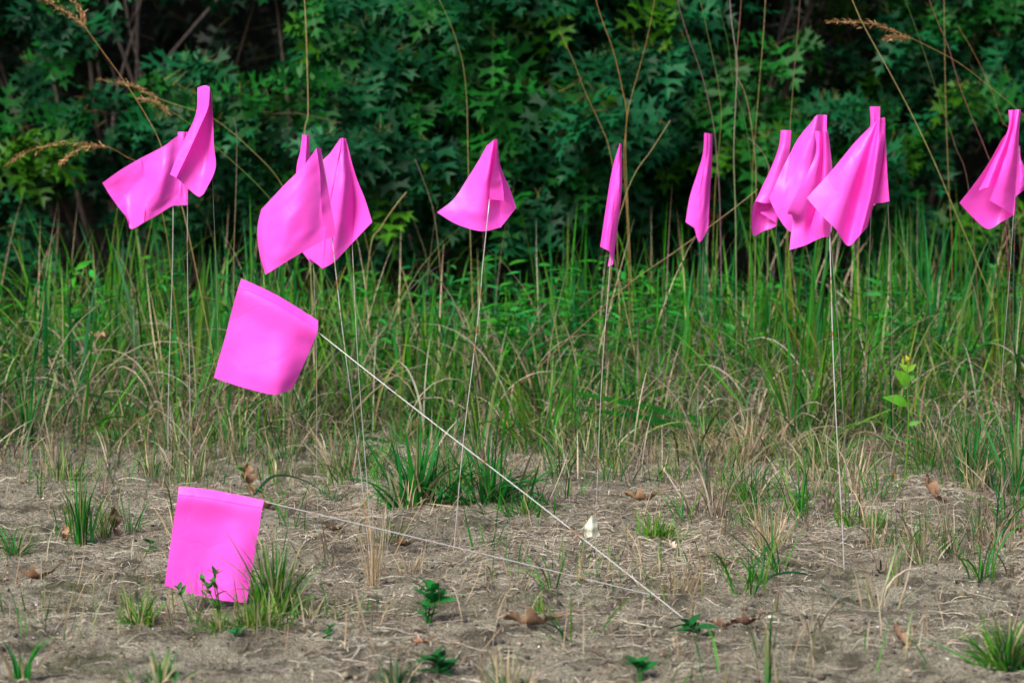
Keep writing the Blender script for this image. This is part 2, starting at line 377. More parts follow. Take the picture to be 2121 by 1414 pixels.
def weeds():
    g = Geo()
    for i in range(300):
        p = rg.normal(1180, 330) if i < 130 else rg.uniform(-100, 2200)
        y = rg.uniform(4.7, 5.8); x = (p - 1060) / F * y
        h = rg.uniform(.13, .29); lean = rg.normal(0, .05, 2)
        P = cr([[x, y, float(gz(x, y))], [x + lean[0] * .4, y + lean[1] * .4, h * .5], [x + lean[0], y + lean[1], h]], 9)
        colr = pick([(.02, .22, .025), (.015, .18, .035), (.04, .26, .015)], 1)[0]
        g.tube(P, np.linspace(.0012, .0006, 9), colr * .9, 4)
        m = int(rg.integers(12, 26)); t = rg.uniform(.25, 1, m)
        tp = np.stack([np.interp(t * 8, np.arange(9), P[:, k]) for k in range(3)], -1)
        a = rg.uniform(0, 6.28, m); dr = np.stack([np.sin(a), np.cos(a), rg.uniform(-.1, .7, m)], -1)
        V, q, c = leaflets(tp, dr, rg.uniform(.024, .056, m), rg.uniform(.006, .014, m), pick([colr], m, .25))
        g.add(V, [q], c)
    o = g.build('leafy_weeds', M_herb); tag(o, 'bright green small leaved weeds mixed into the middle of the grass', 'weeds', kind='stuff')
weeds()

# ---- straw litter and grit on the soil
def litter():
    g = Geo()
    n = 95000
    y = rg.uniform(2.2, 4.9, n); x = rg.uniform(-.27, .27, n) * y
    d = .35 + .9 * np.exp(-((y - 3.75) / .5) ** 2) + .9 * (y > 4.2)
    p = 1060 + x / y * F
    d *= np.where((p < 620) & (y < 4.35), .4, 1) * np.where((p > 1050) & (y > 3.1), 1.7, 1) * np.where((p > 1500) & (y < 3.05), .5, 1)
    d *= np.clip(1 + 3.2 * vnoise(x * 6, y * 6, 4), .12, 3)
    k = rg.random(n) < d * .62; x, y = x[k], y[k]; n = len(x)
    L = rg.gamma(1.5, .010, n) + .004; wd = rg.uniform(.0004, .0014, n); az = rg.normal(1.57, 1.0, n) + np.pi * (rg.random(n) < .5)
    cv = rg.normal(0, .22, n); s = np.linspace(0, 1, 5)
    h = az[:, None] + cv[:, None] * (s[None] - .5) * 2
    st = np.stack([np.sin(h), np.cos(h)], -1) * (L / 4)[:, None, None]
    XY = np.stack([x, y], -1)[:, None] + np.cumsum(st, 1)
    lift = .0012 + .005 * rg.random(n)[:, None] ** 3 * (np.sin(np.pi * s)[None] + .6 * s[None])
    Z = gz(XY[..., 0], XY[..., 1], 0.3) + lift + .0008
    pr = np.stack([np.cos(h), -np.sin(h)], -1) * (wd / 2)[:, None, None]
    A = np.concatenate([XY - pr, Z[..., None]], -1); B = np.concatenate([XY + pr, Z[..., None]], -1)
    T = np.concatenate([XY, Z[..., None] + (wd * .45)[:, None, None]], -1)
    V = np.stack([A, T, B], 2); idx = np.arange(n * 15).reshape(n, 5, 3)
    q = np.stack([idx[:, :-1, :-1], idx[:, :-1, 1:], idx[:, 1:, 1:], idx[:, 1:, :-1]], -1).reshape(-1, 4)
    c = np.repeat(pick([(.34, .29, .20), (.46, .41, .31), (.56, .52, .43), (.26, .21, .15)] + GREY * 2 + [(.09, .07, .05), (.13, .09, .06)] * 2, n, .35), 15, 0)
    g.add(V.reshape(-1, 3), [q], c)
    o = g.build('straw_litter', M_dry); tag(o, 'scattered bits of tan and grey straw lying on the sandy soil', 'straw litter', kind='stuff')
    # grit
    g = Geo()
    ic = np.array([[0, 0, 1], [.89, 0, .45], [.28, .85, .45], [-.72, .53, .45], [-.72, -.53, .45], [.28, -.85, .45], [.72, .53, -.45], [-.28, .85, -.45], [-.89, 0, -.45], [-.28, -.85, -.45], [.72, -.53, -.45], [0, 0, -1]])
    fi = np.array([[0, 1, 2], [0, 2, 3], [0, 3, 4], [0, 4, 5], [0, 5, 1], [1, 6, 2], [2, 7, 3], [3, 8, 4], [4, 9, 5], [5, 10, 1], [6, 7, 2], [7, 8, 3], [8, 9, 4], [9, 10, 5], [10, 6, 1], [11, 7, 6], [11, 8, 7], [11, 9, 8], [11, 10, 9], [11, 6, 10]])
    n = 16000; y = rg.uniform(2.2, 4.6, n); x = rg.uniform(-.26, .26, n) * y
    r = rg.gamma(1.1, .0007, n) + .0005; r = np.minimum(r, .0055)
    a = rg.uniform(0, 6.28, n); ca, sa = np.cos(a), np.sin(a)
    S = ic[None] * np.stack([r * rg.uniform(.8, 1.5, n), r * rg.uniform(.7, 1.1, n), r * rg.uniform(.5, .8, n)], -1)[:, None] * rg.uniform(.8, 1.2, (n, 12, 1))
    X = S[..., 0] * ca[:, None] - S[..., 1] * sa[:, None] + x[:, None]; Y = S[..., 0] * sa[:, None] + S[..., 1] * ca[:, None] + y[:, None]
    Z = S[..., 2] + gz(x, y)[:, None] + r[:, None] * .35
    f = (fi[None] + (np.arange(n) * 12)[:, None, None]).reshape(-1, 3)
    c = pick([(.04, .038, .045), (.06, .05, .04), (.16, .12, .08), (.22, .18, .13), (.10, .08, .06)], n, .3)
    c[(rg.random(n) < .02) & (r < .0022)] = (.60, .59, .57)
    o = obj('grit', mesh('grit', np.stack([X, Y, Z], -1), [f], np.repeat(c, 12, 0), sm=False), M_bark)
    tag(o, 'dark and pale grit scattered over the sand', 'grit', kind='stuff')
    # thin short green shoots coming up through the litter
    g = Geo(); n = 3600
    y = rg.uniform(2.3, 4.7, n); x = rg.uniform(-.25, .25, n) * y
    k = (vnoise(x * 5, y * 4, 2) + .34 * smooth(3.3, 4.4, y) > .17); x, y = x[k], y[k]; n = len(x)
    V, q, c = blades(with_z(x, y), rg.uniform(.015, .08, n) * (1 + .5 * (y > 3.9)), rg.uniform(.0009, .0024, n), rg.uniform(0, 6.28, n), np.abs(rg.normal(.2, .25, n)), np.abs(rg.normal(.7, .5, n)), pick(GREEN + TAN, n), pick(GREEN + TAN[:2], n), seg=5)
    g.add(V, [q], c)
    # brittle dark dead stubble
    n = 1300; y = rg.uniform(2.5, 4.6, n); x = rg.uniform(-.25, .25, n) * y
    V, q, c = blades(with_z(x, y), rg.uniform(.015, .07, n), rg.uniform(.0008, .0014, n), rg.uniform(0, 6.28, n), np.abs(rg.normal(.3, .3, n)), np.abs(rg.normal(.6, .4, n)), pick(TAN[2:5] + GREY[3:], n), pick(TAN, n), seg=4)
    g.add(V, [q], c)
    o = g.build('grass_shoots', M_grass); tag(o, 'thin short grass shoots and stubble sprouting from the sand', 'grass shoots', kind='stuff')
litter()

# ---------------------------------------------------------------- oak shrubs
def oak_template(fold, droop, wave, curl):
    lob = [[(.024, .12), (.13, .095), (.25, .07), (.20, .135), (.27, .21), (.11, .185), (.030, .22)],
           [(.030, .34), (.16, .365), (.36, .32), (.30, .405), (.45, .50), (.30, .465), (.31, .59), (.14, .455), (.034, .47)],
           [(.034, .61), (.13, .655), (.30, .65), (.21, .705), (.27, .83), (.10, .735), (.036, .74)],
           [(.036, .82), (.09, .85), (.17, .93), (.055, .90), (.0, 1.02)]]
    ax = [.04, .285, .555, .775, 1.0]
    V = []; Fs = []
    def v(x, y): V.append((x, y)); return len(V) - 1
    axi = [v(0, a) for a in ax[:-1]]
    for sgn in (1, -1):
        for i, l in enumerate(lob):
            pts = [v(sgn * x, y + .02 * math.sin(7 * y + sgn)) for x, y in l]
            f = [axi[i]] + pts + ([axi[i + 1]] if i < 3 else [])
            Fs.append(f if sgn > 0 else f[::-1])
    b = [v(-.004, -.30), v(.004, -.30), v(.009, .06), v(-.009, .06)]; Fs.append(b)
    V = np.array(V); x, y = V[:, 0], V[:, 1]
    z = fold * np.abs(x) - droop * y ** 2 + wave * np.sin(9 * y + 4 * x) * .5 + curl * x * x * 2
    return np.stack([x, y, z], -1), Fs
OAK = [oak_template(*a) for a in [(.25, .25, .04, 0), (.5, .1, .05, -.3), (-.15, .4, .05, .5), (.1, .55, .03, .3), (.7, .2, .04, -.8), (0, .05, .08, .8)]]
def place_leaves(g, P, D, Nn, size, col):
    """P base, D leaf axis, Nn rough leaf normal"""
    D = D / np.linalg.norm(D, axis=1, keepdims=True); S = np.cross(D, Nn); S /= np.linalg.norm(S, axis=1, keepdims=True) + 1e-9; U = np.cross(S, D)
    ti = rg.integers(0, len(OAK), len(P))
    for k, (T, Fs) in enumerate(OAK):
        m = np.where(ti == k)[0]
        if not len(m): continue
        s = size[m][:, None, None]
        V = P[m][:, None] + s * (T[None, :, 0:1] * S[m][:, None] + T[None, :, 1:2] * D[m][:, None] + T[None, :, 2:3] * U[m][:, None])
        nV = len(T); off = (np.arange(len(m)) * nV)[:, None]
        fs = [np.array(f)[None] + off for f in Fs]
        c = np.repeat(col[m][:, None], nV, 1).copy(); c[:, -4:] = c[:, -4:] * .4 + np.array([.16, .15, .04]) * .6
        g.add(V.reshape(-1, 3), fs, c.reshape(-1, 3))
def oak_shrub(label, cx, cy, rx, ry, h, ncl, seed_k, hue=0, zlo=.30, hole=None):
    root = thing('oak_shrub', label, 'shrub', (cx, cy, 0), 'oak shrubs behind the grass')
    g = Geo(); tw = Geo()
    # cluster centres through the crown's volume, most of them near its front and top
    n = ncl
    th = rg.uniform(-1.0, 1.0, n) * math.pi * .62; zz = rg.uniform(zlo, h, n)
    rr = np.clip(1 - np.abs(rg.normal(0, .30, n)), .15, 1)
    prof = np.sqrt(np.clip(1 - ((zz - h * .42) / (h * .62)) ** 2, .08, 1))
    bump = 1 + .45 * vnoise(th * 2.2 + cx * 7, zz * 3.2, seed_k) + .25 * vnoise(th * 6 + cx, zz * 7, seed_k + 1)
    X = cx + np.sin(th) * rx * rr * prof * bump; Yc = cy - np.cos(th) * ry * rr * prof * bump
    if hole is not None:
        pxx = 1060 + X / Yc * F; pyy = 275 - (zz - H) / Yc * F
        k = np.ones(n, bool)
        for (a, b, c_, d_, pr) in hole: k &= ~((pxx > a) & (pxx < b) & (pyy > c_) & (pyy < d_) & (rg.random(n) < pr))
        X, Yc, zz, th, rr = X[k], Yc[k], zz[k], th[k], rr[k]; n = len(X)
    for i in range(n):
        c = np.array([X[i], Yc[i], zz[i]]); out = np.array([math.sin(th[i]), -math.cos(th[i]), .25]) + rg.normal(0, .35, 3); out /= np.linalg.norm(out)
        m = int(rg.integers(6, 11))
        t = rg.uniform(-.09, .03, m); P = c + out[None] * t[:, None]
        rad = rg.normal(0, 1, (m, 3)); rad -= (rad @ out)[:, None] * out; rad /= np.linalg.norm(rad, axis=1, keepdims=True)
        D = out[None] * rg.uniform(.1, .8, (m, 1)) + rad * .8 + np.array([0, -.1, -.75])
        Nn = np.array([0, -.5, .8]) + rg.normal(0, .38, (m, 3))
        if i % 11 == 0: base = np.array([(.025, .105, .004)])
        elif i % 3 == 0: base = np.array([(.005, .075, .008)])
        else: base = np.array([(.004, .062, .020)])
        col = np.clip(base * .74 * rg.uniform(.5, 1.8, (m, 1)) * rg.uniform(.9, 1.1, (m, 3)), 0, 1)
        if rg.random() < .012: col[:1] = (.2, .07, .03)
        place_leaves(g, P, D, Nn, rg.uniform(.085, .15, m), col)
        if i % 2 == 0:
            tw.tube(cr([c - out * .28 + [0, 0, -.06], c - out * .12, c + out * .03], 6), np.linspace(.0016, .0008, 6), (.05, .045, .02), 4)
    # stems
    for k in range(7):
        a = rg.uniform(-1.2, 1.2); e = np.array([cx + math.sin(a) * rx * .7, cy - math.cos(a) * ry * .5, h * rg.uniform(.6, .95)])
        b = np.array([cx + rg.normal(0, .05), cy + rg.normal(0, .05), -.03])
        tw.tube(cr([b, b * .6 + e * .4 + rg.normal(0, .06, 3), e], 12), np.linspace(.014, .004, 12), (.07, .055, .045), 6)
    g.build('foliage', M_oak, root); tw.build('branches', M_bark, root)
    return root
holes = [(200, 640, -60, 160, .97), (-200, 60, -60, 300, .4), (1430, 1850, -80, 190, .88), (1850, 2200, 200, 420, .5), (1100, 1500, 330, 470, .45), (900, 1000, 330, 470, .5), (560, 640, 60, 300, .3), (0, 350, 330, 480, .6), (1240, 1420, -60, 40, .5)]
oak_shrub('low oak shrub behind the two left pink flags, under the dark gap with bare twigs', -1.12, 7.0, .75, .75, 1.35, 400, 0, hole=holes)
oak_shrub('leafiest and brightest oak shrub, behind the pink flags left of centre', -.18, 6.85, .78, .95, 1.5, 640, 2, hole=holes)
oak_shrub('oak shrub behind the two narrow furled flags, crossed by thin stalks', .52, 7.15, .7, .9, 1.35, 400, 4, hole=holes)
oak_shrub('shaded oak shrub behind the overlapping flags at the right', 1.2, 7.5, .85, .8, 1.35, 400, 5, hole=holes)
def woodland():
    # far undergrowth, near-black to paint shade, and unseen crowns added to block skylight
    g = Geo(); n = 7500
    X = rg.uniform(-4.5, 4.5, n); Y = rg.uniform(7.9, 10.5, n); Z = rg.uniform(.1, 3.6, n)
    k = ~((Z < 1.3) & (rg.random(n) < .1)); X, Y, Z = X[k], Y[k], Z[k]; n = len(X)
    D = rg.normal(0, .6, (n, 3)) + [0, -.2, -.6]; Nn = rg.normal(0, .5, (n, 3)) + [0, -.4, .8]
    place_leaves(g, np.stack([X, Y, Z], -1), D, Nn, rg.uniform(.10, .19, n), pick([(.002, .012, .004), (.004, .018, .005)], n, .35))  # shade of the gaps put into the leaf colour
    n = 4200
    X = rg.uniform(-4.5, 4.5, n); Y = rg.uniform(6.5, 9.5, n); Z = rg.uniform(1.65, 3.6, n)  # leaf ceiling out of view, added to keep sky light off the shrubs
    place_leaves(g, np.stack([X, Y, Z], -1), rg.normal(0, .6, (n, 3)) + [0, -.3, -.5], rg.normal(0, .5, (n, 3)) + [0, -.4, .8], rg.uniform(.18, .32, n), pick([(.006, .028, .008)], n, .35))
    o = g.build('woodland', M_wood); tag(o, 'woodland undergrowth with shade painted into its leaves behind the shrubs, plus unseen light blocking crowns', 'woodland', kind='stuff')
    for (px_, lab, dy) in [(300, 'bare grey twiggy sapling in the dark gap at the top left', 0), (1640, 'bare thin sapling in the dark gap above the overlapping flags', .2)]:
        y = 7.7 + dy; x = (px_ - 1060) / F * y; r = thing('bare_sapling', lab, 'sapling', (x, y, 0)); g = Geo()
        for j in range(5):
            xb = x + rg.normal(0, .05); P = cr([[xb, y, -.05], [xb + rg.normal(0, .06), y + .02, .6], [xb + rg.normal(0, .16), y - .04, 1.1], [xb + rg.normal(0, .25), y, 1.7]], 16)
            g.tube(P, np.linspace(.009, .003, 16), (.11, .09, .085), 5)
            for q in range(7):
                i = int(rg.integers(6, 15)); e = P[i] + np.array([rg.normal(0, .16), rg.normal(-.05, .06), rg.uniform(-.14, .16)])
                g.tube(cr([P[i], (P[i] + e) / 2 + rg.normal(0, .02, 3), e], 6), np.linspace(.003, .001, 6), (.11, .09, .085), 4)
        g.build('stem', M_bark, r)
woodland()

# ---------------------------------------------------------------- marking flags
def resolve(rows, depth, sharp=()):
    """rows: lists of (px, py, off_cm) -> (R, C, 3) world points; off > 0 is away from the camera"""
    m = max(len(r) for r in rows); out = []
    for r in rows:
        a = np.array([(q[0], q[1], q[2] if len(q) > 2 else 0.0) for q in r], float)
        out.append(cr(a, m) if len(a) != m else a)
    A = []
    for i, o_ in enumerate(out):
        if i in sharp and 0 < i < len(out) - 1:
            A.append(o_ + .05 * (out[i - 1] - o_)); A.append(o_ + .05 * (out[i + 1] - o_))
        else: A.append(o_)
    A = np.array(A)
    A = cr(A, (len(A) - 1) * 8 + 1); A = np.swapaxes(cr(np.swapaxes(A, 0, 1), 30), 0, 1)
    return A
def to_world(A, depth):
    sh = A.shape[:2]; P = np.array([at(a[0], a[1], depth + a[2] / 100) for a in A.reshape(-1, 3)]); return P.reshape(sh + (3,))
def grid_mesh(name, P):
    n, m = P.shape[:2]; idx = np.arange(n * m).reshape(n, m)
    q = np.stack([idx[:-1, :-1], idx[:-1, 1:], idx[1:, 1:], idx[1:, :-1]], -1).reshape(-1, 4)
    return mesh(name, P.reshape(-1, 3), [q])
FLAG_GROUP = 'pink marking flags on wire stakes'
def flag(label, depth, rows, wire, base, hem=0, rad=.0010, base_depth=None, sharp=(), creases=1.0):
    """wire: list of (px,py,off_cm) along the hem; base: pixel of the foot, on the ground"""
    if base_depth is None:
        b = gnd(*base)
    else: b = at(base[0], base[1], base_depth); b[2] = 0
    b[2] = float(gz(b[0], b[1])) - .012
    root = thing('marking_flag', label, 'marking flag', b, FLAG_GROUP)
    A = resolve(rows, depth, sharp)
    # slight crumple of the film, real relief in the sheet
    uu = np.linspace(0, 1, A.shape[0])[:, None]; vv = np.linspace(0, 1, A.shape[1])[None]
    k = int(depth * 1000) % 37
    A[..., 2] += creases * (.9 * vnoise(uu * 3 + k, vv * 2.2 + k, 1) + .22 * vnoise(uu * 11 + k, vv * 10, 2)) * np.minimum(1, 4 * np.minimum(vv, 1 - vv) + .35)
    P = to_world(A, depth)
    obj('flag_sheet', grid_mesh('flag_sheet', P), M_flag, root)
    if hem:
        Q = to_world(A[:hem].copy() + np.array([0, 0, -.10]), depth)
        obj('hem', grid_mesh('hem', Q), M_flag, root)
    W = [at(p[0], p[1], depth + (p[2] if len(p) > 2 else 0) / 100) for p in wire]
    pts = np.array(W + [b]); top = cr(pts[:-1], 10) if len(W) > 1 else pts[:1]
    low = np.linspace(top[-1], b, 22)[1:]
    L = np.concatenate([top, low]); s = np.linspace(0, 1, len(L)); L[:, 0] += .0012 * np.sin(s * 9 + k) * (s > .2)
    V, q, caps = tube_arr(L, rad * .54, 8)
    obj('wire', mesh('wire', V, [q] + caps), M_wire if rad > .00085 else M_wire_dull, root)
    return root

flag('widest left flag, swept out to the left and ending in a thin pink drip', 4.0,
     [[(386, 280, .3), (380, 330, .3), (378, 380, .3), (372, 426, .3)],
      [(366, 283, -.4), (362, 340, -.4), (360, 390, -.2), (356, 427, 0)],
      [(339, 303, -1.2), (338, 350, -1.8), (334, 405, -1.4), (325, 446, -.6)],
      [(291, 328, .6), (300, 370, .4), (300, 425, -1.4), (298, 461, -1.6)],
      [(250, 352, 1.2), (262, 395, 1.6), (270, 430, .8), (271, 474, .2)],
      [(212, 379, .4), (228, 405, .3), (246, 430, .2), (264, 452, 0)]],
     [(374, 283, .8), (366, 350, .8), (358, 428, .4)], (347, 968), sharp=(3,), rad=.0013)
flag('narrow strip of a flag between the widest left flag and the tall twisted one', 3.8,
     [[(388, 273, 0), (388, 320, 0), (389, 370, 0), (389, 425, 0)], [(378, 273, -.3), (378, 320, -.5), (379, 370, -.5), (380, 425, -.3)],
      [(368, 274, 0), (369, 320, 0), (370, 370, 0), (371, 424, 0)], [(378, 276, .8), (379, 320, 1.2), (380, 370, 1.2), (381, 422, .8)]],
     [(387, 274, .3), (389, 425, .3)], (393, 1003), rad=.0009)
flag('tallest left flag, twisted to a point with a pale folded strip down its left edge', 3.5,
     [[(409, 182, .6), (407, 230, .6), (392, 270, .4), (372, 310, .3), (353, 361, .2)],
      [(424, 177, -.3), (420, 222, -.3), (399, 258, -.4), (373, 310, -.4), (353, 362, -.3)],
      [(434, 180, -1.1), (431, 222, -1.1), (413, 265, -1.1), (389, 318, -1.0), (365, 368, -.8)],
      [(434, 186, .5), (431, 235, .5), (418, 280, .5), (397, 325, .6), (372, 374, .5)],
      [(436, 188, .8), (436, 250, 1.2), (430, 305, 1.5), (420, 350, 1.2), (408, 406, .5)],
      [(438, 195, .2), (441, 245, .0), (443, 300, -.5), (446, 350, -.5), (422, 402, -.2)]],
     [(435, 185, .9), (441, 300, .9), (442, 400, .9)], (460, 1060), sharp=(2,), rad=.0007)
flag('small furled flag behind, leftmost of the trio left of centre', 3.5,
     [[(641, 278, .4), (642, 310, .4), (645, 380, .4), (650, 470, .4), (650, 547, .4)],
      [(633, 280, -.9), (632, 320, -.9), (632, 380, -.9), (638, 460, -.9), (640, 540, -.4)],
      [(626, 279, 0), (622, 312, 0), (614, 350, 0), (612, 430, 0), (626, 522, 0)]],
     [(640, 280, .7), (647, 440, .7), (650, 546, .7)], (661, 1110), rad=.0007)
flag('flag fanned to the right, rightmost of the trio left of centre', 3.25,
     [[(704, 288, .6), (683, 318, .6), (662, 345, .4), (645, 430, .2), (625, 522, 0)],
      [(708, 286, -.4), (700, 330, -.9), (688, 390, -1.2), (676, 460, -.6), (668, 556, -.2)],
      [(712, 286, -.3), (712, 330, -.9), (712, 390, -1.6), (706, 450, -1.4), (694, 541, -.4)],
      [(715, 287, .2), (722, 335, .6), (730, 385, 1.3), (734, 440, 1.4), (730, 503, .6)],
      [(717, 287, .6), (729, 338, .4), (742, 378, .2), (756, 412, 0), (771, 460, -.3)]],
     [(715, 289, 1.6), (724, 420, 1.6), (728, 505, 1.2)], (768, 1130), sharp=(1, 3), rad=.0009)
flag('large smooth front flag curving left, middle of the trio left of centre', 3.06,
     [[(665, 307, .3), (671, 350, .3), (680, 395, .3), (688, 440, .3), (696, 487, .3)],
      [(655, 308, -.9), (662, 360, -.9), (664, 410, -.9), (668, 455, -.8), (674, 496, -.6)],
      [(628, 344, -1.6), (630, 385, -1.9), (628, 430, -2.2), (628, 480, -2.0), (630, 520, -1.5)],
      [(590, 382, -1.2), (586, 425, -1.8), (583, 465, -2.2), (584, 510, -1.9), (587, 546, -1.4)],
      [(556, 418, .4), (548, 452, .2), (545, 490, 0), (550, 532, -.2), (558, 564, -.4)],
      [(541, 434, 1.6), (534, 466, 1.6), (534, 500, 1.4), (541, 540, 1.0), (550, 569, .6)]],
     [(664, 309, .6), (678, 385, .6), (689, 492, .5)], (772, 1190), hem=9, sharp=(1,), rad=.0011)
flag('cone shaped flag alone in the centre, spread at the bottom with its wire in front', 3.15,
     [[(1009, 301, .3), (990, 335, .3), (968, 370, .2), (940, 412, .1), (905, 440, 0)],
      [(1016, 296, -.6), (1002, 345, -1.0), (985, 390, -1.0), (966, 430, -.8), (945, 464, -.5)],
      [(1024, 289, -1.0), (1015, 345, -1.6), (1006, 395, -1.4), (1001, 435, -1.2), (996, 479, -.9)],
      [(1029, 288, .4), (1028, 345, .6), (1030, 395, .8), (1034, 435, .8), (1037, 471, .4)],
      [(1030, 290, .8), (1034, 335, 1.0), (1044, 365, 1.7), (1056, 395, 1.9), (1068, 432, 1.7)],
      [(1030, 290, -.3), (1029, 330, -.7), (1034, 355, -.9), (1040, 380, -.9), (1044, 416, -.6)],
      [(1029, 290, -1.6), (1025, 325, -1.7), (1021, 355, -1.8), (1015, 384, -1.9), (1014, 413, -1.9)]],
     [(1014, 413, -2.2)], (935, 1165), sharp=(3, 4, 5), rad=.0011)
flag('slim furled flag leaning right, first narrow one right of the cone shaped flag', 3.25,
     [[(1283, 299, .3), (1267, 356, .3), (1255, 430, .3), (1243, 511, .3)],
      [(1284, 297, -.7), (1274, 365, -.9), (1262, 435, -.9), (1251, 515, -.8)],
      [(1286, 298, -.5), (1283, 365, -.9), (1273, 440, -.9), (1262, 522, -.8)],
      [(1288, 303, .3), (1288, 390, .3), (1281, 455, .2), (1270, 545, .1)],
      [(1286, 305, .8), (1280, 400, .8), (1270, 480, .8), (1259, 552, .6)]],
     [(1285, 302, .5), (1272, 450, .4), (1262, 550, .3)], (1228, 1122), rad=.0010)
flag('slim furled flag with a square top, standing alone above the long diagonal straw', 4.05,
     [[(1475, 277, .3), (1475, 330, .3), (1472, 377, .3), (1469, 430, .2), (1467, 473, .1)],
      [(1471, 277, -.6), (1468, 335, -.9), (1463, 380, -.9), (1457, 440, -.6), (1449, 502, -.3)],
      [(1464, 276, -.9), (1462, 325, -.9), (1453, 375, -1.1), (1444, 430, -.9), (1438, 472, -.6)],
      [(1459, 275, .3), (1456, 318, .3), (1444, 360, .3), (1429, 407, .2), (1420, 460, .1)]],
     [(1474, 278, .5), (1462, 400, .9), (1455, 490, .6)], (1446, 950), sharp=(2,), rad=.0007)
flag('furled flag with an open curled bottom, leftmost of the overlapping right cluster', 4.0,
     [[(1639, 270, -.2), (1637, 300, -.2), (1632, 340, -.2), (1622, 385, -.3), (1606, 421, -.3)],
      [(1628, 270, -.7), (1624, 300, -1.0), (1614, 340, -1.4), (1600, 385, -1.6), (1583, 421, -1.6)],
      [(1618, 270, -.2), (1617, 300, -.4), (1600, 345, -.8), (1580, 388, -1.0), (1561, 422, -1.0)],
      [(1619, 271, .5), (1612, 310, .6), (1594, 360, .6), (1568, 420, .6), (1559, 485, .3)],
      [(1628, 271, .9), (1624, 310, 1.5), (1612, 360, 2.0), (1596, 420, 2.3), (1582, 478, 1.8)],
      [(1638, 271, .4), (1636, 310, .8), (1630, 360, 1.2), (1616, 420, 1.2), (1608, 465, .5)],
      [(1636, 272, 0), (1630, 310, 0), (1618, 370, .1), (1598, 430, .1), (1574, 440, .1)]],
     [(1637, 273, .2), (1625, 370, .4), (1608, 466, .4)], (1572, 962), rad=.0007)
flag('broad flag sloping down left, second in the right cluster and partly hidden', 3.5,
     [[(1713, 239, .2), (1713, 275, .2), (1722, 330, .2), (1726, 400, .2), (1722, 480, .2)],
      [(1706, 238, .9), (1702, 290, .7), (1698, 350, .4), (1690, 420, .2), (1680, 490, 0)],
      [(1694, 238, -.6), (1685, 285, -1.2), (1676, 350, -1.5), (1660, 420, -1.4), (1637, 480, -.8)],
      [(1686, 244, -.4), (1668, 290, -.8), (1650, 345, -1.0), (1632, 400, -.9), (1612, 450, -.5)],
      [(1694, 237, .6), (1656, 283, .5), (1637, 317, .4), (1616, 360, .2), (1593, 411, 0)]],
     [(1710, 240, .6), (1716, 360, .6), (1720, 480, .6)], (1764, 1085), rad=.0008)
flag('creased flag with grooved hem hanging in front of the broad one, on the brightest wire', 3.12,
     [[(1716, 276, .4), (1722, 330, .4), (1724, 380, .3), (1722, 430, .2), (1720, 465, .1), (1718, 490, 0)],
      [(1708, 273, -.5), (1709, 325, -.5), (1708, 380, -.6), (1706, 425, -.8), (1700, 455, -1.2), (1704, 492, -.6)],
      [(1704, 274, .4), (1704, 325, .6), (1700, 380, .7), (1690, 430, .8), (1680, 470, .8), (1686, 499, .4)],
      [(1697, 272, -.2), (1697, 325, -.3), (1686, 380, -.4), (1668, 435, -.7), (1666, 470, .1), (1668, 508, 0)],
      [(1687, 271, 0), (1690, 317, 0), (1665, 373, -.4), (1632, 438, -1.2), (1641, 450, .9), (1635, 518, 0)]],
     [(1715, 280, .8), (1720, 400, .6), (1717, 490, .1)], (1748, 1177), hem=9, sharp=(2,), rad=.0013)
flag('flag mostly hidden, only its square topped strip sticking up behind the rightmost of the cluster', 3.9,
     [[(1823, 221, 0), (1822, 270, 0), (1818, 330, 0), (1812, 425, 0)], [(1812, 221, -.4), (1811, 270, -.5), (1806, 330, -.8), (1796, 430, -.6)],
      [(1802, 221, 0), (1803, 262, 0), (1796, 330, 0), (1780, 430, 0)]],
     [(1821, 224, .5), (1815, 330, .5), (1806, 430, .5)], (1779, 985), rad=.0008)
flag('big front flag of the right cluster, pleated and drooping to a point', 3.02,
     [[(1833, 243, .1), (1835, 298, .1), (1838, 360, .1), (1842, 417, .1)],
      [(1826, 244, -.2), (1832, 298, .0), (1831, 360, .1), (1829, 420, .2)],
      [(1824, 245, .9), (1828, 298, .9), (1820, 360, .9), (1804, 422, .9)],
      [(1824, 245, -.6), (1831, 285, -.6), (1818, 385, -.5), (1796, 471, -.3)],
      [(1822, 247, -1.4), (1815, 315, -2.0), (1802, 405, -2.2), (1780, 488, -1.6)],
      [(1820, 248, -.6), (1804, 315, -.2), (1782, 400, .3), (1756, 509, .3)],
      [(1816, 250, -.6), (1788, 315, -1.0), (1760, 390, -1.6), (1730, 474, -1.6)],
      [(1812, 253, -.3), (1776, 305, -.8), (1745, 355, -1.2), (1703, 447, -1.2)],
      [(1811, 254, .2), (1770, 296, 0), (1727, 348, -.2), (1671, 410, -.3)]],
     [(1831, 246, .5), (1835, 330, .5), (1838, 420, .5)], (1862, 1185), hem=9, sharp=(1, 2, 3), rad=.0008)
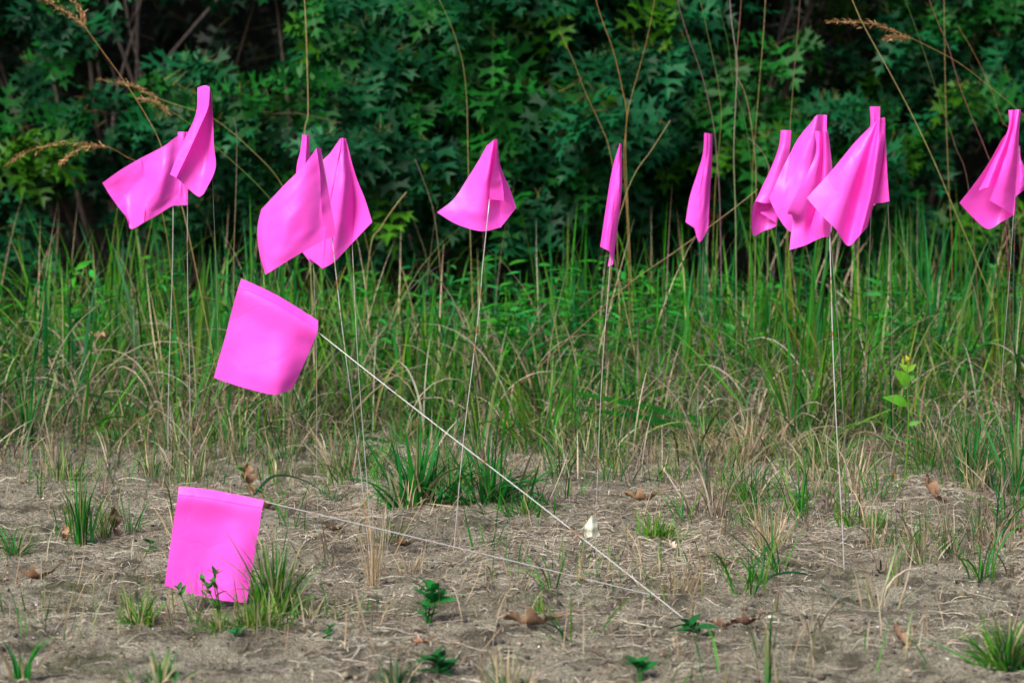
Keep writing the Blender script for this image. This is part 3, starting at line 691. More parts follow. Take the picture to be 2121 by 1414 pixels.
flag('flag near the right edge with a deep curled fold open at the bottom', 3.6,
     [[(2090, 228, .6), (2090, 268, .8), (2075, 289, .8), (2047, 339, .7), (2014, 386, .6), (1987, 420, .5)],
      [(2092, 228, .8), (2092, 270, 1.1), (2078, 310, 1.4), (2058, 355, 1.6), (2036, 402, 1.8), (2012, 447, 1.6)],
      [(2096, 228, 1.0), (2094, 275, 1.4), (2086, 325, 2.0), (2074, 375, 2.4), (2062, 420, 2.7), (2045, 474, 2.2)],
      [(2104, 228, 1.2), (2100, 275, 1.5), (2096, 325, 2.2), (2090, 375, 2.7), (2085, 415, 2.8), (2074, 460, 2.2)],
      [(2114, 227, .3), (2110, 275, .3), (2108, 325, .3), (2105, 367, .3), (2102, 405, .3), (2099, 446, .3)],
      [(2112, 227, -.8), (2105, 275, -1.2), (2098, 320, -1.6), (2090, 355, -1.9), (2082, 390, -1.9), (2075, 430, -1.6)],
      [(2108, 227, -.9), (2100, 262, -1.4), (2090, 300, -1.9), (2079, 335, -2.2), (2066, 372, -2.3), (2050, 415, -2.2)],
      [(2102, 228, -.2), (2098, 262, -.4), (2090, 296, -.6), (2080, 328, -.8), (2070, 360, -.8), (2061, 391, -.8)],
      [(2096, 228, -.6), (2092, 262, -1.0), (2082, 296, -1.5), (2068, 328, -1.8), (2056, 358, -2.0), (2045, 388, -2.0)],
      [(2089, 228, .0), (2089, 262, -.2), (2075, 300, -.4), (2058, 332, -.6), (2043, 364, -.7), (2027, 395, -.7)]],
     [(2113, 230, .6), (2106, 340, .6), (2097, 455, .7)], (2062, 1010), sharp=(4, 6, 7), rad=.0009)
flag('sliver of a flag cut off by the right edge of the picture', 4.2,
     [[(2112, 300, 0), (2108, 350, 0), (2103, 408, 0)], [(2116, 335, -1.0), (2116, 365, -1.6), (2114, 399, -1.0)],
      [(2135, 352, .6), (2140, 370, .6), (2138, 384, .6)], [(2175, 372, 1.5), (2178, 376, 1.5), (2180, 380, 1.5)]],
     [(2111, 302, .4), (2106, 360, .4), (2104, 408, .4)], (2094, 930), rad=.0008)
# the two fallen ones
flag('flag hanging from a leaning wire just below the trio, tilted clockwise', 2.93,
     [[(500, 577, .2), (530, 590, .2), (575, 612, .2), (618, 638, .2), (659, 664, .2)],
      [(491, 604, -.5), (524, 614, -.6), (568, 634, -.7), (613, 660, -.7), (657, 688, -.4)],
      [(478, 652, .1), (515, 662, -.1), (557, 678, -.5), (600, 700, -.6), (646, 716, .5)],
      [(466, 700, .3), (503, 714, .0), (546, 728, -.7), (588, 742, -1.1), (634, 744, .4)],
      [(453, 745, .5), (490, 762, .1), (535, 774, -.8), (578, 784, -1.4), (620, 775, .2)],
      [(443, 782, .6), (480, 795, .3), (528, 809, -.5), (570, 817, -1.0), (604, 806, .0)]],
     [(506, 583, .6), (580, 622, .6), (657, 686, .4)], (1452, 1284), hem=7, rad=.0011, creases=.35)
flag('lowest flag, hanging square from a fallen wire above the grass tuft', 2.84,
     [[(371, 1007, .2), (415, 1011, .2), (460, 1018, .2), (505, 1027, .2), (547, 1035, .2)],
      [(368, 1030, -.3), (412, 1035, -.4), (457, 1043, -.4), (501, 1051, -.3), (542, 1058, -.2)],
      [(362, 1065, .0), (405, 1070, .2), (450, 1077, .2), (494, 1086, -.2), (536, 1094, .0)],
      [(355, 1112, .1), (399, 1120, .2), (443, 1128, .3), (492, 1137, -.35), (528, 1142, .1)],
      [(348, 1162, .1), (389, 1174, .2), (433, 1182, .3), (486, 1191, -.3), (519, 1195, .1)],
      [(341, 1212, .0), (381, 1224, .2), (425, 1235, .3), (470, 1244, -.3), (511, 1248, .0)]],
     [(376, 1010, .5), (460, 1021, .5), (548, 1038, .4)], (1480, 1246), hem=7, rad=.0012, creases=.3)

# ---------------------------------------------------------------- tall stalks
def foot(px, y):
    x = (px - 1060.5) / F * y; return np.array([x, y, float(gz(x, y)) - .01])
def seedhead(P, col, n=90, spread=.010, tuft=.012):
    """drooping panicle along polyline P"""
    Pc = cr(P, 40); i = rg.integers(0, 40, n); tp = Pc[i]
    T = np.gradient(Pc, axis=0)[i]; T /= np.linalg.norm(T, axis=1, keepdims=True)
    d = T + rg.normal(0, .45, (n, 3)); env = np.sin(np.pi * (i + 2) / 43.0)
    V, q, c = leaflets(tp + rg.normal(0, 1, (n, 3)) * spread * .35 * env[:, None], d, rg.uniform(.5, 1.1, n) * tuft, rg.uniform(.0014, .003, n), pick([col], n, .35), .1, 2)
    return V, q, c
def stalk(label, pts, depth, w0, w1, col, foot_px=None, heads=(), dd=0.0, rings=False):
    """pts from the top of the visible stem downwards, in photo pixels"""
    Y = depth
    P = [at(p[0], p[1], Y + dd * i) for i, p in enumerate(pts)]
    if foot_px is not None: P.append(foot(foot_px, Y + dd * len(pts)))
    b = P[-1]
    root = thing('grass_stalk', label, 'grass stalk', (b[0], b[1], b[2]), 'tall thin grass stalks')
    g = Geo(); m = 12 * len(P); Q = cr(np.array(P), m); s = np.linspace(0, 1, m)
    cc = np.array([np.array(col[0]) * (1 - t) + np.array(col[-1]) * t for t in s])
    g.tube(Q, .52 * (w0 + (w1 - w0) * s) * (1 + .25 * (np.sin(s * 40) > .96)), cc, 5); g.build('stem', M_grass, root)
    for h in heads:
        hg = Geo(); HP = np.array([at(p[0], p[1], Y) for p in h])
        hg.tube(cr(HP, 14), .0006, np.array(col[0]), 4)
        V, q, c = seedhead(HP[:], (.42, .25, .12), n=170); hg.add(V, [q], c)
        hg.build('seed_head', M_dry, root)
TN = (.34, .27, .12); YG = (.19, .21, .05); RD = (.20, .075, .075); GN = (.06, .16, .03); OR = (.32, .18, .055); MV = (.24, .16, .19)
stalk('straight yellow stalk rising out of the picture behind the trio of flags', [(626, -60), (632, 20), (636, 120), (638, 235), (631, 285), (640, 480)], 4.7, .0022, .0024, (TN, TN), 655)
stalk('pale stalk arching up over the shrub left of the cone flag', [(905, -10), (935, 55), (958, 130), (967, 210), (969, 300), (972, 420)], 4.9, .0012, .0018, (YG, TN), 985)
stalk('brown seeding stalk crossing the top left corner behind the left flags', [(175, 55), (215, 110), (255, 165), (300, 235), (335, 305), (385, 460)], 4.5, .0013, .0018, (OR, TN), 470, heads=[[(180, 58), (150, 35), (115, 12), (80, -5)], [(178, 50), (165, 20), (150, -8), (140, -30)]])
stalk('arched stalk with two drooping golden seed heads at the left edge', [(185, 300), (225, 305), (262, 325), (292, 345), (330, 420), (355, 560)], 4.5, .0008, .0014, (OR, OR), 385, heads=[[(205, 300), (150, 297), (95, 302), (50, 318), (15, 340)], [(222, 306), (190, 302), (158, 312), (124, 340)]])
stalk('faint stalk sloping down right behind the left flags, with a thin seed head', [(290, 190), (350, 212), (440, 245), (520, 310), (585, 385), (640, 520)], 4.8, .0010, .0016, (TN, YG), 700, heads=[[(330, 205), (285, 182), (245, 172), (208, 165)], [(355, 240), (320, 212), (290, 205)]])
stalk('green stalk sloping down right beside the tallest left flag', [(330, 215), (390, 255), (445, 303), (510, 360), (560, 412), (640, 505)], 4.7, .0010, .0017, (YG, GN), 830)
stalk('dark upright twig between the left flags and the trio', [(483, 245), (490, 275), (490, 340), (488, 420), (484, 560)], 4.6, .0008, .0014, (MV, TN), 480)
stalk('short orange stalk leaning right above the slim furled flag', [(1158, 65), (1185, 120), (1212, 190), (1245, 262), (1262, 310), (1275, 420)], 4.9, .0010, .0016, (OR, TN), 1290)
stalk('left arm of the forked orange stalk above the slim furled flag', [(1222, -60), (1240, 20), (1270, 105), (1288, 180), (1298, 240), (1292, 330), (1300, 480)], 4.8, .0014, .0017, (OR, OR), 1310)
stalk('right arm of the forked orange stalk above the slim furled flag', [(1362, -40), (1345, 60), (1322, 150), (1302, 225), (1296, 300), (1300, 420)], 4.84, .0012, .0015, (OR, TN), 1322)
stalk('thick tan straw leaning right beside the slim furled flag', [(1388, 250), (1350, 310), (1315, 360), (1290, 425), (1270, 520)], 4.7, .0014, .0020, (TN, TN), 1235)
stalk('purple stalk leaning right above the square topped slim flag', [(1392, -40), (1420, 60), (1455, 160), (1478, 260), (1485, 330), (1492, 460)], 4.75, .0014, .0018, (RD, MV), 1500)
stalk('thin yellow stalk just right of the purple leaning one', [(1448, -10), (1468, 80), (1485, 160), (1494, 230), (1490, 300), (1480, 420)], 4.9, .0010, .0013, (YG, YG), 1470)
stalk('mauve bamboo like stalk with pale nodes, left of two upright ones at the top', [(1508, -60), (1514, 30), (1520, 80), (1527, 130), (1524, 210), (1520, 320), (1524, 480)], 4.7, .0021, .0024, (MV, (.2, .26, .12)), 1530)
stalk('reddish upright stalk, right of two touching at the top', [(1538, -60), (1534, 20), (1528, 90), (1525, 150), (1545, 200), (1560, 290), (1566, 420)], 4.76, .0019, .0015, (RD, TN), 1560)
stalk('green blade like stalk rising between the two top purple stalks', [(1490, 20), (1508, 90), (1518, 170), (1540, 240), (1552, 310), (1560, 430)], 4.8, .0008, .0018, (GN, GN), 1580)
stalk('slim olive stalk leaving the top between the furled flags', [(1588, -50), (1582, 60), (1574, 160), (1566, 260), (1558, 380)], 4.85, .0013, .0015, (TN, YG), 1545)
stalk('red stalk rising straight above the leftmost flag of the right cluster', [(1660, -50), (1653, 60), (1645, 150), (1640, 220), (1634, 330)], 4.7, .0011, .0018, (RD, YG), 1622)
stalk('long golden straw slanting from the top down right past the right cluster', [(1745, -50), (1785, 45), (1840, 145), (1890, 240), (1935, 335), (1975, 430), (2030, 560), (2062, 660)], 4.4, .0017, .0022, (TN, YG), 2090)
stalk('green stalk slanting beside the long golden straw', [(1860, -40), (1890, 40), (1918, 120), (1945, 205), (1978, 300), (2010, 420)], 4.6, .0010, .0014, (GN, RD), 2050)
stalk('dark red stalk slanting to the flag near the right edge', [(1905, -50), (1940, 40), (1965, 100), (1985, 170), (2012, 240), (2045, 320), (2080, 430)], 4.55, .0014, .0018, (RD, RD), 2110)
stalk('stalk with a feathery seed head drooping left at the top right', [(1850, 62), (1920, 95), (1985, 130), (2050, 180), (2121, 240), (2200, 330)], 4.5, .0009, .0016, (OR, GN), 2300, heads=[[(1860, 68), (1815, 52), (1770, 46), (1718, 45)], [(1885, 82), (1860, 78), (1832, 80)]])
stalk('faint upright tan stalk in the dark between the golden straw and the red stalk', [(1955, -40), (1957, 120), (1960, 250), (1966, 400), (1972, 520)], 5.2, .0012, .0014, (TN, OR), 1975)
stalk('thin orange stalk leaning right at the far right', [(1985, 55), (2020, 115), (2050, 180), (2075, 250), (2100, 330)], 5.0, .0009, .0013, (OR, RD), 2140)
stalk('long reddish straw lying diagonally across the grass behind the slim flags', [(1570, 392), (1500, 447), (1400, 520), (1300, 590), (1190, 690), (1100, 775), (1015, 845)], 4.45, .0014, .0022, (TN, RD), None, dd=.01)
stalk('bent tan straw with a cut tip leaning right of the trio', [(842, 398), (820, 425), (790, 470), (765, 530)], 4.9, .0026, .0020, (TN, TN), 740)
stalk('pale dry stem right of the cone flag leaning to the ground', [(860, 330), (885, 395), (900, 450), (912, 560)], 5.0, .0010, .0014, (MV, TN), 930)
stalk('grey curled tip stalk left of the overlapping flags', [(1550, 285), (1575, 310), (1590, 340), (1592, 400)], 4.8, .0012, .0016, (MV, TN), 1588)

# ---------------------------------------------------------------- grass tufts in the open soil
def tuft(label, px, py, hpx, wpx, n, cols=GREEN, wide=.0028, lean=.35, curl=.6, bias=None, name='grass_tuft', group='grass tufts on the bare soil', dry=.2):
    if n > 20: n = int(n * 1.7); wide *= .8; hpx *= 1.08; curl *= 1.2; wpx *= 1.15
    b = gnd(px, py); y = b[1]; s = y / F
    root = thing(name, label, 'grass tuft', (b[0], b[1], float(gz(b[0], b[1]))), group)
    rr = np.abs(rg.normal(0, .3, n)) * wpx * s * .5; a = rg.uniform(0, 6.28, n)
    x = b[0] + rr * np.sin(a); yy = b[1] + rr * np.cos(a) * .8
    az = a + rg.normal(0, .4, n)
    if bias is not None: az = np.where(rg.random(n) < .55, rg.normal(bias, .5, n), az)
    L = hpx * s * rg.beta(2.2, 1.6, n) * 1.2
    a0 = np.abs(rg.normal(0, lean, n)); a1 = a0 + np.abs(rg.normal(0, curl, n))
    cb = pick(list(cols) + TAN[:1], n); ct = np.where(rg.random((n, 1)) < dry, pick(TAN, n), pick(cols, n))
    V, q, c = blades(with_z(x, yy), L, rg.uniform(.6, 1.3, n) * wide, az, a0, a1, cb, ct, seg=7)
    g = Geo(); g.add(V, [q], c); g.build('blades', M_grass, root); return root
MID = [(.016, .17, .014), (.010, .13, .022), (.014, .19, .028)]
tuft('upright green tuft on the sand at the left, beside a curled brown leaf', 165, 1112, 150, 80, 60, GREEN, .0026, .18, .35)
tuft('shorter tuft just right of the upright left one', 215, 1100, 90, 50, 26, LIME, .0022, .25, .4)
tuft('dense green tuft behind the lower right corner of the lowest flag', 570, 1265, 170, 130, 120, LIME + GREEN, .0030, .25, .55)
tuft('spreading tuft under the right corner of the lowest flag', 530, 1305, 85, 200, 110, LIME, .0026, .6, .7)
tuft('loose mixed tuft below the lowest flag, around the sprigs', 455, 1312, 60, 260, 70, GREEN + LIME, .0022, .8, .7, dry=.3)
tuft('low dark green mat of grass right of the lowest flag tuft', 640, 1290, 70, 150, 60, [(.02, .10, .02), (.04, .14, .02)], .0024, .8, .8, dry=.3)
tuft('sparse green shoots on the sand left of the belt gap', 130, 1000, 90, 260, 50, GREEN + LIME, .0024, .6, .7, dry=.35)
tuft('dry and green tuft between the trio wires and the cone flag wire', 800, 1130, 80, 160, 50, GREEN + TAN, .0020, .6, .7, dry=.5)
tuft('low yellow green tuft at the lower left corner of the lowest flag', 290, 1292, 85, 130, 70, LIME, .0026, .6, .6)
tuft('broad bladed tuft left of the cone flag wire, in the middle of the sand', 865, 1055, 175, 230, 60, MID, .0072, .5, .8, dry=.05)
tuft('fine leaning grass crossing behind the broad bladed tufts', 930, 1020, 110, 300, 80, GREEN + LIME, .0026, .6, .7, dry=.25)
tuft('low spreading green patch right of the broad bladed tufts', 1090, 1075, 60, 180, 60, MID + LIME, .0032, .9, .6, dry=.2)
tuft('ragged green tuft at the belt edge left of the hanging flag', 250, 925, 110, 220, 60, GREEN + LIME, .0030, .7, .8, dry=.3)
tuft('ragged green tuft at the belt edge below the trio of flags', 740, 960, 90, 170, 60, GREEN + LIME, .0026, .6, .7, dry=.35)
tuft('thin weedy grass in the sand right of the brightest wire foot', 1960, 1150, 120, 180, 34, GREEN, .0018, .45, .5, dry=.4)
tuft('ragged mixed tuft at the belt edge right of the square topped flag', 1690, 975, 110, 200, 90, GREEN + LIME + TAN[:2], .0028, .6, .8, dry=.35)
tuft('wispy green and straw tuft on the sand above the tiny tuft', 1540, 1040, 110, 150, 50, GREEN + TAN[:2], .0024, .6, .7, dry=.4)
tuft('broad bladed tuft just right of the cone flag wire', 1010, 1060, 140, 240, 80, MID, .0060, .65, .9, dry=.1)
tuft('low bushy tuft right of the white leaf', 1355, 1118, 62, 150, 130, LIME, .0026, .9, .5)
tuft('tiny tuft of grass between the white leaf and the brightest wire', 1652, 1060, 50, 60, 34, LIME + MID, .0026, .6, .5)
tuft('small tuft right of the brightest wire', 1815, 1098, 50, 70, 50, LIME, .0024, .6, .5)
tuft('tall blue green tuft in front of the belt near the right edge', 2012, 1010, 170, 110, 80, MID, .0032, .3, .5)
tuft('tall green tuft cut by the right edge above the sand', 2105, 1030, 190, 60, 26, MID, .0055, .2, .3)
tuft('big blurred tuft in the bottom right corner', 2085, 1400, 130, 150, 150, LIME + GREEN, .0030, .55, .6)
tuft('thin grassy sprout above the biggest fallen brown leaf', 1120, 1290, 72, 40, 16, LIME, .0020, .35, .4)
tuft('lime tuft at the grass edge right of the cone flag wire', 1170, 925, 80, 110, 60, LIME, .0030, .55, .6)
tuft('pair of narrow lime shoots near the slim flag wire', 1278, 985, 80, 30, 9, LIME, .0036, .1, .15)
tuft('yellowing dry tuft at the grass edge below the square topped flag', 1440, 950, 90, 120, 100, [(.2, .22, .05), (.3, .24, .12)], .0024, .6, .8, dry=.5)
tuft('lime clump of blades under the hanging flag', 645, 915, 130, 30, 14, LIME, .0042, .15, .2)
tuft('small dark blade clump left of the lime clump', 535, 905, 60, 30, 9, MID, .0060, .3, .3)
tuft('few tall grey green blades right of the white leaf', 1468, 1045, 190, 20, 5, [(.12, .22, .12)], .0048, .15, .15)
tuft('large blurred blades in the bottom left corner', 40, 1420, 130, 90, 12, MID, .0055, .35, .4)
tuft('blurred short blades left of centre on the bottom edge', 330, 1425, 70, 170, 22, MID, .0045, .5, .5)
tuft('blurred blades on the bottom edge right of centre', 1590, 1440, 170, 50, 6, MID, .0050, .15, .2)
tuft('blurred fine tuft on the bottom edge between the broad leaf plants', 1050, 1420, 90, 200, 40, MID + TAN[:2], .0026, .6, .6, dry=.5)
tuft('dark blurred tuft on the bottom edge left of centre', 820, 1425, 70, 140, 40, [(.03, .12, .05)], .0034, .7, .6)
tuft('fine dark grass on the sand above the lowest flag', 395, 1000, 110, 200, 36, GREEN, .0017, .25, .4)
tuft('pair of wispy shoots left of the lowest flag', 270, 1085, 110, 70, 14, MID, .0024, .5, .4)
tuft('low grass patch at the left edge by the fallen leaf', 30, 1130, 80, 110, 40, MID, .0026, .7, .6)
tuft('grass clump at the left edge under the belt', 60, 930, 190, 90, 26, MID, .0060, .2, .35)
tuft('tan dead tussock beside the right cluster wires', 1560, 960, 120, 170, 110, TAN, .0022, .7, 1.1, dry=1.0)
tuft('tan dead tussock under the flag near the right edge', 1935, 960, 110, 170, 90, TAN, .0022, .7, 1.1, dry=1.0)
tuft('dead brush of pale stems at the foot of the trio wires', 775, 1215, 190, 50, 34, TAN[:3], .0014, .18, .15, dry=1.0)
tuft('short tan stubble right of the trio wires', 850, 1190, 80, 90, 26, TAN, .0014, .4, .5, dry=1.0)
tuft('brown stubble where the two fallen wires meet', 1400, 1235, 70, 110, 46, [(.2, .14, .08), (.16, .15, .06)], .0017, .6, .5, dry=.6)
tuft('dark forked dead weed on the sand below the right cluster', 1605, 1265, 90, 30, 9, [(.14, .08, .06)], .0015, .3, .2, dry=0)
tuft('thin brown shoots at the foot of the rightmost cluster wire', 1858, 1200, 110, 40, 16, [(.3, .2, .1), (.12, .16, .05)], .0015, .2, .2, dry=.3)
tuft('straw tussock near the brightest wire foot', 1590, 1150, 130, 120, 40, TAN[:3], .0016, .45, .4, dry=.9)
tuft('tan dead tussock at the right edge of the sand above the cut off tuft', 2070, 1130, 80, 120, 40, TAN, .0018, .7, .7, dry=.9)

def lying(label, pts, w, col):
    """single long blade lying on or over the ground, given in ground pixels with lift in cm"""
    P = []
    for (px, py, lift) in pts:
        q = gnd(px, py); q[2] = float(gz(q[0], q[1])) + lift / 100; P.append(q)
    P = cr(np.array(P), 26); T = np.gradient(P, axis=0); S = np.cross(T, [0, 0.8, .6]); S /= np.linalg.norm(S, axis=1, keepdims=True)
    s = np.linspace(0, 1, 26); hw = (w / 2 * np.sin(np.pi * np.clip(s * .94 + .06, 0, 1)) ** .5)[:, None]
    V = np.stack([P - S * hw, P + np.array([0, -.15, .15]) * hw, P + S * hw], 1); idx = np.arange(78).reshape(26, 3)
    q = np.stack([idx[:-1, :-1], idx[:-1, 1:], idx[1:, 1:], idx[1:, :-1]], -1).reshape(-1, 4)
    b = P[0]; root = thing('bent_grass_blade', label, 'grass blade', b, 'long bent grass blades')
    g = Geo(); g.add(V.reshape(-1, 3), [q], np.clip(np.array(col) * (1 + .2 * np.sin(np.repeat(s, 3) * 9))[:, None], 0, 1)); g.build('blade', M_grass, root)
lying('long green blade lying flat on the sand below the hanging flag', [(545, 965, .6), (610, 938, 1.5), (690, 922, 1.5), (780, 918, 1), (840, 928, .3)], .011, (.05, .19, .06))
lying('second green blade lying above the first below the hanging flag', [(555, 912, .5), (640, 915, 1.6), (720, 912, 1.2), (800, 905, .6)], .008, (.06, .2, .05))
lying('broad green blade bent over the dead grass behind the slim flag wire', [(1520, 925, 4), (1420, 925, 5.5), (1300, 922, 8), (1145, 915, 10.5)], .016, (.03, .26, .03))
lying('second broad green blade bent beside the first behind the slim flag wire', [(1530, 930, 3), (1420, 930, 4.5), (1300, 928, 6.5), (1165, 922, 7.5)], .013, (.02, .22, .03))
lying('orange dry blade lying across the grass at the left', [(345, 905, 5), (290, 915, 4), (225, 920, 3), (150, 915, 2)], .008, (.45, .27, .1))
lying('thin green blade arching over the sand on the right', [(1560, 1250, .3), (1600, 1235, 2.2), (1680, 1240, 3), (1770, 1285, .5)], .0045, (.05, .2, .09))
lying('green blade arching above the lowest flag', [(525, 1030, .5), (570, 1040, 4.5), (640, 1055, 4.5), (720, 1070, .5)], .006, (.05, .19, .09))
lying('long green blade bent flat in the left grass', [(40, 890, 8), (150, 900, 8), (260, 910, 6), (330, 915, 3)], .010, (.05, .2, .05))
lying('grey stick like stalk lying on the sand at the right', [(1730, 1280, .3), (1830, 1278, .6), (1920, 1279, .5), (1990, 1283, .3)], .0035, (.33, .29, .27))
lying('pale stalk lying under the crossing fallen wires', [(1130, 1215, .3), (1190, 1195, .8), (1270, 1185, .6), (1400, 1180, .3)], .003, (.4, .37, .36))

# ---------------------------------------------------------------- small broad leaved plants
def broad_plant(label, px, py, hpx, n, leaf, width, cols, up=.5, name='broadleaf_weed', cat='weed', stems=1, spread=.5):
    b = gnd(px, py); s = b[1] / F; b[2] = float(gz(b[0], b[1]))
    root = thing(name, label, cat, b, 'small leafy weeds on the bare soil'); gs = Geo(); gl = Geo()
    for k in range(stems):
        e = b + np.array([rg.normal(0, spread) * hpx * s * .5, rg.normal(0, .2) * hpx * s * .4, hpx * s * rg.uniform(.75, 1)])
        P = cr([b - [0, 0, .005], (b + e) / 2 + rg.normal(0, .002, 3), e], 9)
        gs.tube(P, np.linspace(.0013, .0007, 9), np.array(cols[0]) * np.array([1.5, .9, .8]), 5)
        m = max(3, n // stems); t = np.concatenate([rg.uniform(.25, 1, m - 2), [1, 1]]) * 8
        tp = np.stack([np.interp(t, np.arange(9), P[:, j]) for j in range(3)], -1); a = np.arange(m) * 2.4 + rg.uniform(0, 1, m)
        d = np.stack([np.sin(a), np.cos(a) * .8, rg.uniform(up - .3, up + .4, m)], -1)
        V, q, c = leaflets(tp, d, rg.uniform(.7, 1.15, m) * leaf, rg.uniform(.8, 1.15, m) * width, pick(cols, m, .15), .2, 6)
        gl.add(V, [q], c)
    gs.build('stem', M_herb, root); gl.build('leaves', M_herb, root); return root
DG = [(.014, .18, .03), (.010, .13, .028)]
broad_plant('bright leafy weed left of the biggest fallen brown leaf', 885, 1300, 70, 22, .026, .011, DG, .5, stems=3, spread=.4)
broad_plant('dark pointed leaved weed flat on the sand below the crossing wires', 1440, 1322, 30, 11, .036, .012, [(.012, .12, .025)], .15)
broad_plant('taller branching sprig in front of the lowest flag', 455, 1292, 125, 20, .016, .0075, [(.035, .17, .03)], .7, name='leafy_sprig', cat='sprig', stems=3, spread=.5)
broad_plant('shorter sprig in front of the lower left part of the lowest flag', 400, 1280, 88, 12, .013, .006, [(.035, .17, .03)], .7, name='leafy_sprig', cat='sprig', stems=2, spread=.6)
broad_plant('blurred leafy weed on the bottom edge right of centre', 1325, 1405, 45, 12, .02, .010, DG, .5, stems=2)
broad_plant('blurred dark leafy weed on the bottom edge below the bright one', 905, 1405, 40, 18, .026, .010, [(.012, .12, .025)], .4, stems=3)
broad_plant('small two leaved seedling on the sand left of the lowest flag', 305, 1140, 26, 6, .016, .008, DG, .3)
broad_plant('tiny green seedling in the sand below the lowest flag', 490, 1325, 18, 6, .012, .006, DG, .4)
broad_plant('small dark leafed weed on the sand right of the lowest flag', 690, 1345, 36, 8, .011, .007, DG, .5)
broad_plant('small green weed low behind the grass of the lowest flag', 570, 1200, 30, 8, .014, .007, DG, .5)
broad_plant('rosette of bright green leaves by the tiny tuft', 1655, 1050, 20, 9, .02, .007, DG, .6)
broad_plant('small weed at the right edge of the sand', 2118, 1060, 40, 8, .018, .009, DG, .4)
broad_plant('green and red seedling above the long blade on the sand', 510, 985, 32, 8, .018, .010, [(.09, .24, .03)], .5)
# yellow tipped seedling near the right
def seedling():
    Y = 3.85; f = foot(1880, Y); root = thing('yellow_seedling', 'lime seedling with two big leaves and a yellow tip in the right grass', 'seedling', f)
    g = Geo(); P = cr([f, at(1882, 880, Y), at(1880, 800, Y), at(1880, 745, Y)], 16); g.tube(P, np.linspace(.0016, .001, 16), (.1, .26, .03), 6); g.build('stem', M_herb, root)
    g = Geo()
    tp = np.array([at(1880, 800, Y), at(1879, 838, Y), at(1881, 790, Y), at(1880, 770, Y), at(1880, 768, Y), at(1880, 880, Y)]); d = np.array([[-.5, -.5, .85], [-.8, -.5, .45], [.45, .3, .8], [-.5, -.2, .7], [.5, -.3, .5], [.7, -.3, .3]])
    V, q, c = leaflets(tp, d, np.array([.036, .042, .026, .018, .017, .022]), np.array([.024, .019, .011, .010, .009, .008]), np.array([(.14, .42, .02), (.10, .36, .02), (.1, .33, .04), (.2, .42, .03), (.2, .42, .03), (.08, .28, .03)]), .35, 8, (.35, -1, .55)); g.add(V, [q], c); g.build('leaves', M_herb, root)
    g = Geo(); tp = np.repeat(at(1880, 752, Y)[None], 9, 0) + rg.normal(0, .003, (9, 3)); d = rg.normal(0, .6, (9, 3)) + [0, 0, .7]
    V, q, c = leaflets(tp, d, .012, .007, pick([(.55, .5, .05), (.4, .45, .05)], 9), .1, 4); g.add(V, [q], c); g.build('tip', M_herb, root)
seedling()

# ---------------------------------------------------------------- fallen leaves
def dead_leaf(label, px, py, size_px, az, curl, col, tilt=0., kindf=3, lift=0., pitch=0., name='fallen_leaf', depth=None):
    b = gnd(px, py) if depth is None else at(px, py, depth); size = size_px * b[1] / F
    if depth is None: b[2] = float(gz(b[0], b[1])) + .003 + lift
    root = thing(name, label, 'fallen leaf', b, 'fallen leaves')
    # densified leaf: strips across the leaf between lobed outlines, so that it can curl smoothly
    n, m = 34, 9; s = np.linspace(0, 1, n)
    lob = np.interp(s, [0, .06, .16, .26, .33, .46, .56, .66, .76, .84, .92, 1], [.01, .06, .2, .17, .07, .34, .28, .08, .22, .16, .10, .0])
    if kindf == 1: lob = .26 * np.sin(np.pi * s ** .85) + .012 * np.sin(s * 40)
    rgl = np.random.default_rng(int(px * 7 + py))
    lr = [lob * (1 + .25 * vnoise(s * 6 + px, s * 0 + py, k)) for k in (1, 2)]
    u = np.linspace(-1, 1, m); X = np.where(u[None] < 0, u[None] * lr[0][:, None], u[None] * lr[1][:, None]); Yl = s[:, None] - .5 + np.abs(X) * .35
    # bend the sheet round its long axis and along it
    k = curl[0]; th = X * k * 4; R1 = 1 / (k * 4 + 1e-6)
    Xb = np.sin(th) * R1; Z = (1 - np.cos(th)) * R1
    k2 = curl[1]; th2 = Yl * k2 * 2; R2 = 1 / (k2 * 2 + 1e-6)
    Yb = np.sin(th2) * (R2 - Z); Zb = R2 - np.cos(th2) * (R2 - Z)
    Zb = Zb + .05 * vnoise(s[:, None] * 7 + px, u[None] * 2 + py, 3) + .03 * np.sin(9 * s[:, None] + 3 * u[None])
    V = np.stack([Xb, Yb, Zb], -1).reshape(-1, 3) * size
    ct, st = math.cos(tilt), math.sin(tilt); V = np.stack([V[:, 0] * ct + V[:, 2] * st, V[:, 1], -V[:, 0] * st + V[:, 2] * ct], -1)
    cq, sq = math.cos(pitch), math.sin(pitch); V = np.stack([V[:, 0], V[:, 1] * cq - V[:, 2] * sq, V[:, 1] * sq + V[:, 2] * cq], -1)
    ca, sa = math.cos(az), math.sin(az); V = np.stack([V[:, 0] * ca - V[:, 1] * sa, V[:, 0] * sa + V[:, 1] * ca, V[:, 2]], -1)
    if depth is None: V[:, 2] -= V[:, 2].min()
    V += b
    idx = np.arange(n * m).reshape(n, m); q = np.stack([idx[:-1, :-1], idx[:-1, 1:], idx[1:, 1:], idx[1:, :-1]], -1).reshape(-1, 4)
    cc = np.clip(np.array(col)[None] * rgl.uniform(.85, 1.15, (n * m, 1)), 0, 1)
    g = Geo(); g.add(V, [q], cc); g.build('leaf_blade', M_dead, root)
    g = Geo(); p0 = V[m // 2]; dr = V[m // 2] - V[m // 2 + 3 * m]; dr /= np.linalg.norm(dr); g.tube(cr([p0 - dr * size * .05, p0 + dr * size * .15 + [0, 0, .002], p0 + dr * size * .28], 6), .0008, np.array(col) * .7, 4); g.build('stalk', M_dead, root)
BR = (.20, .115, .06); DB = (.12, .065, .038); TB = (.29, .18, .10)
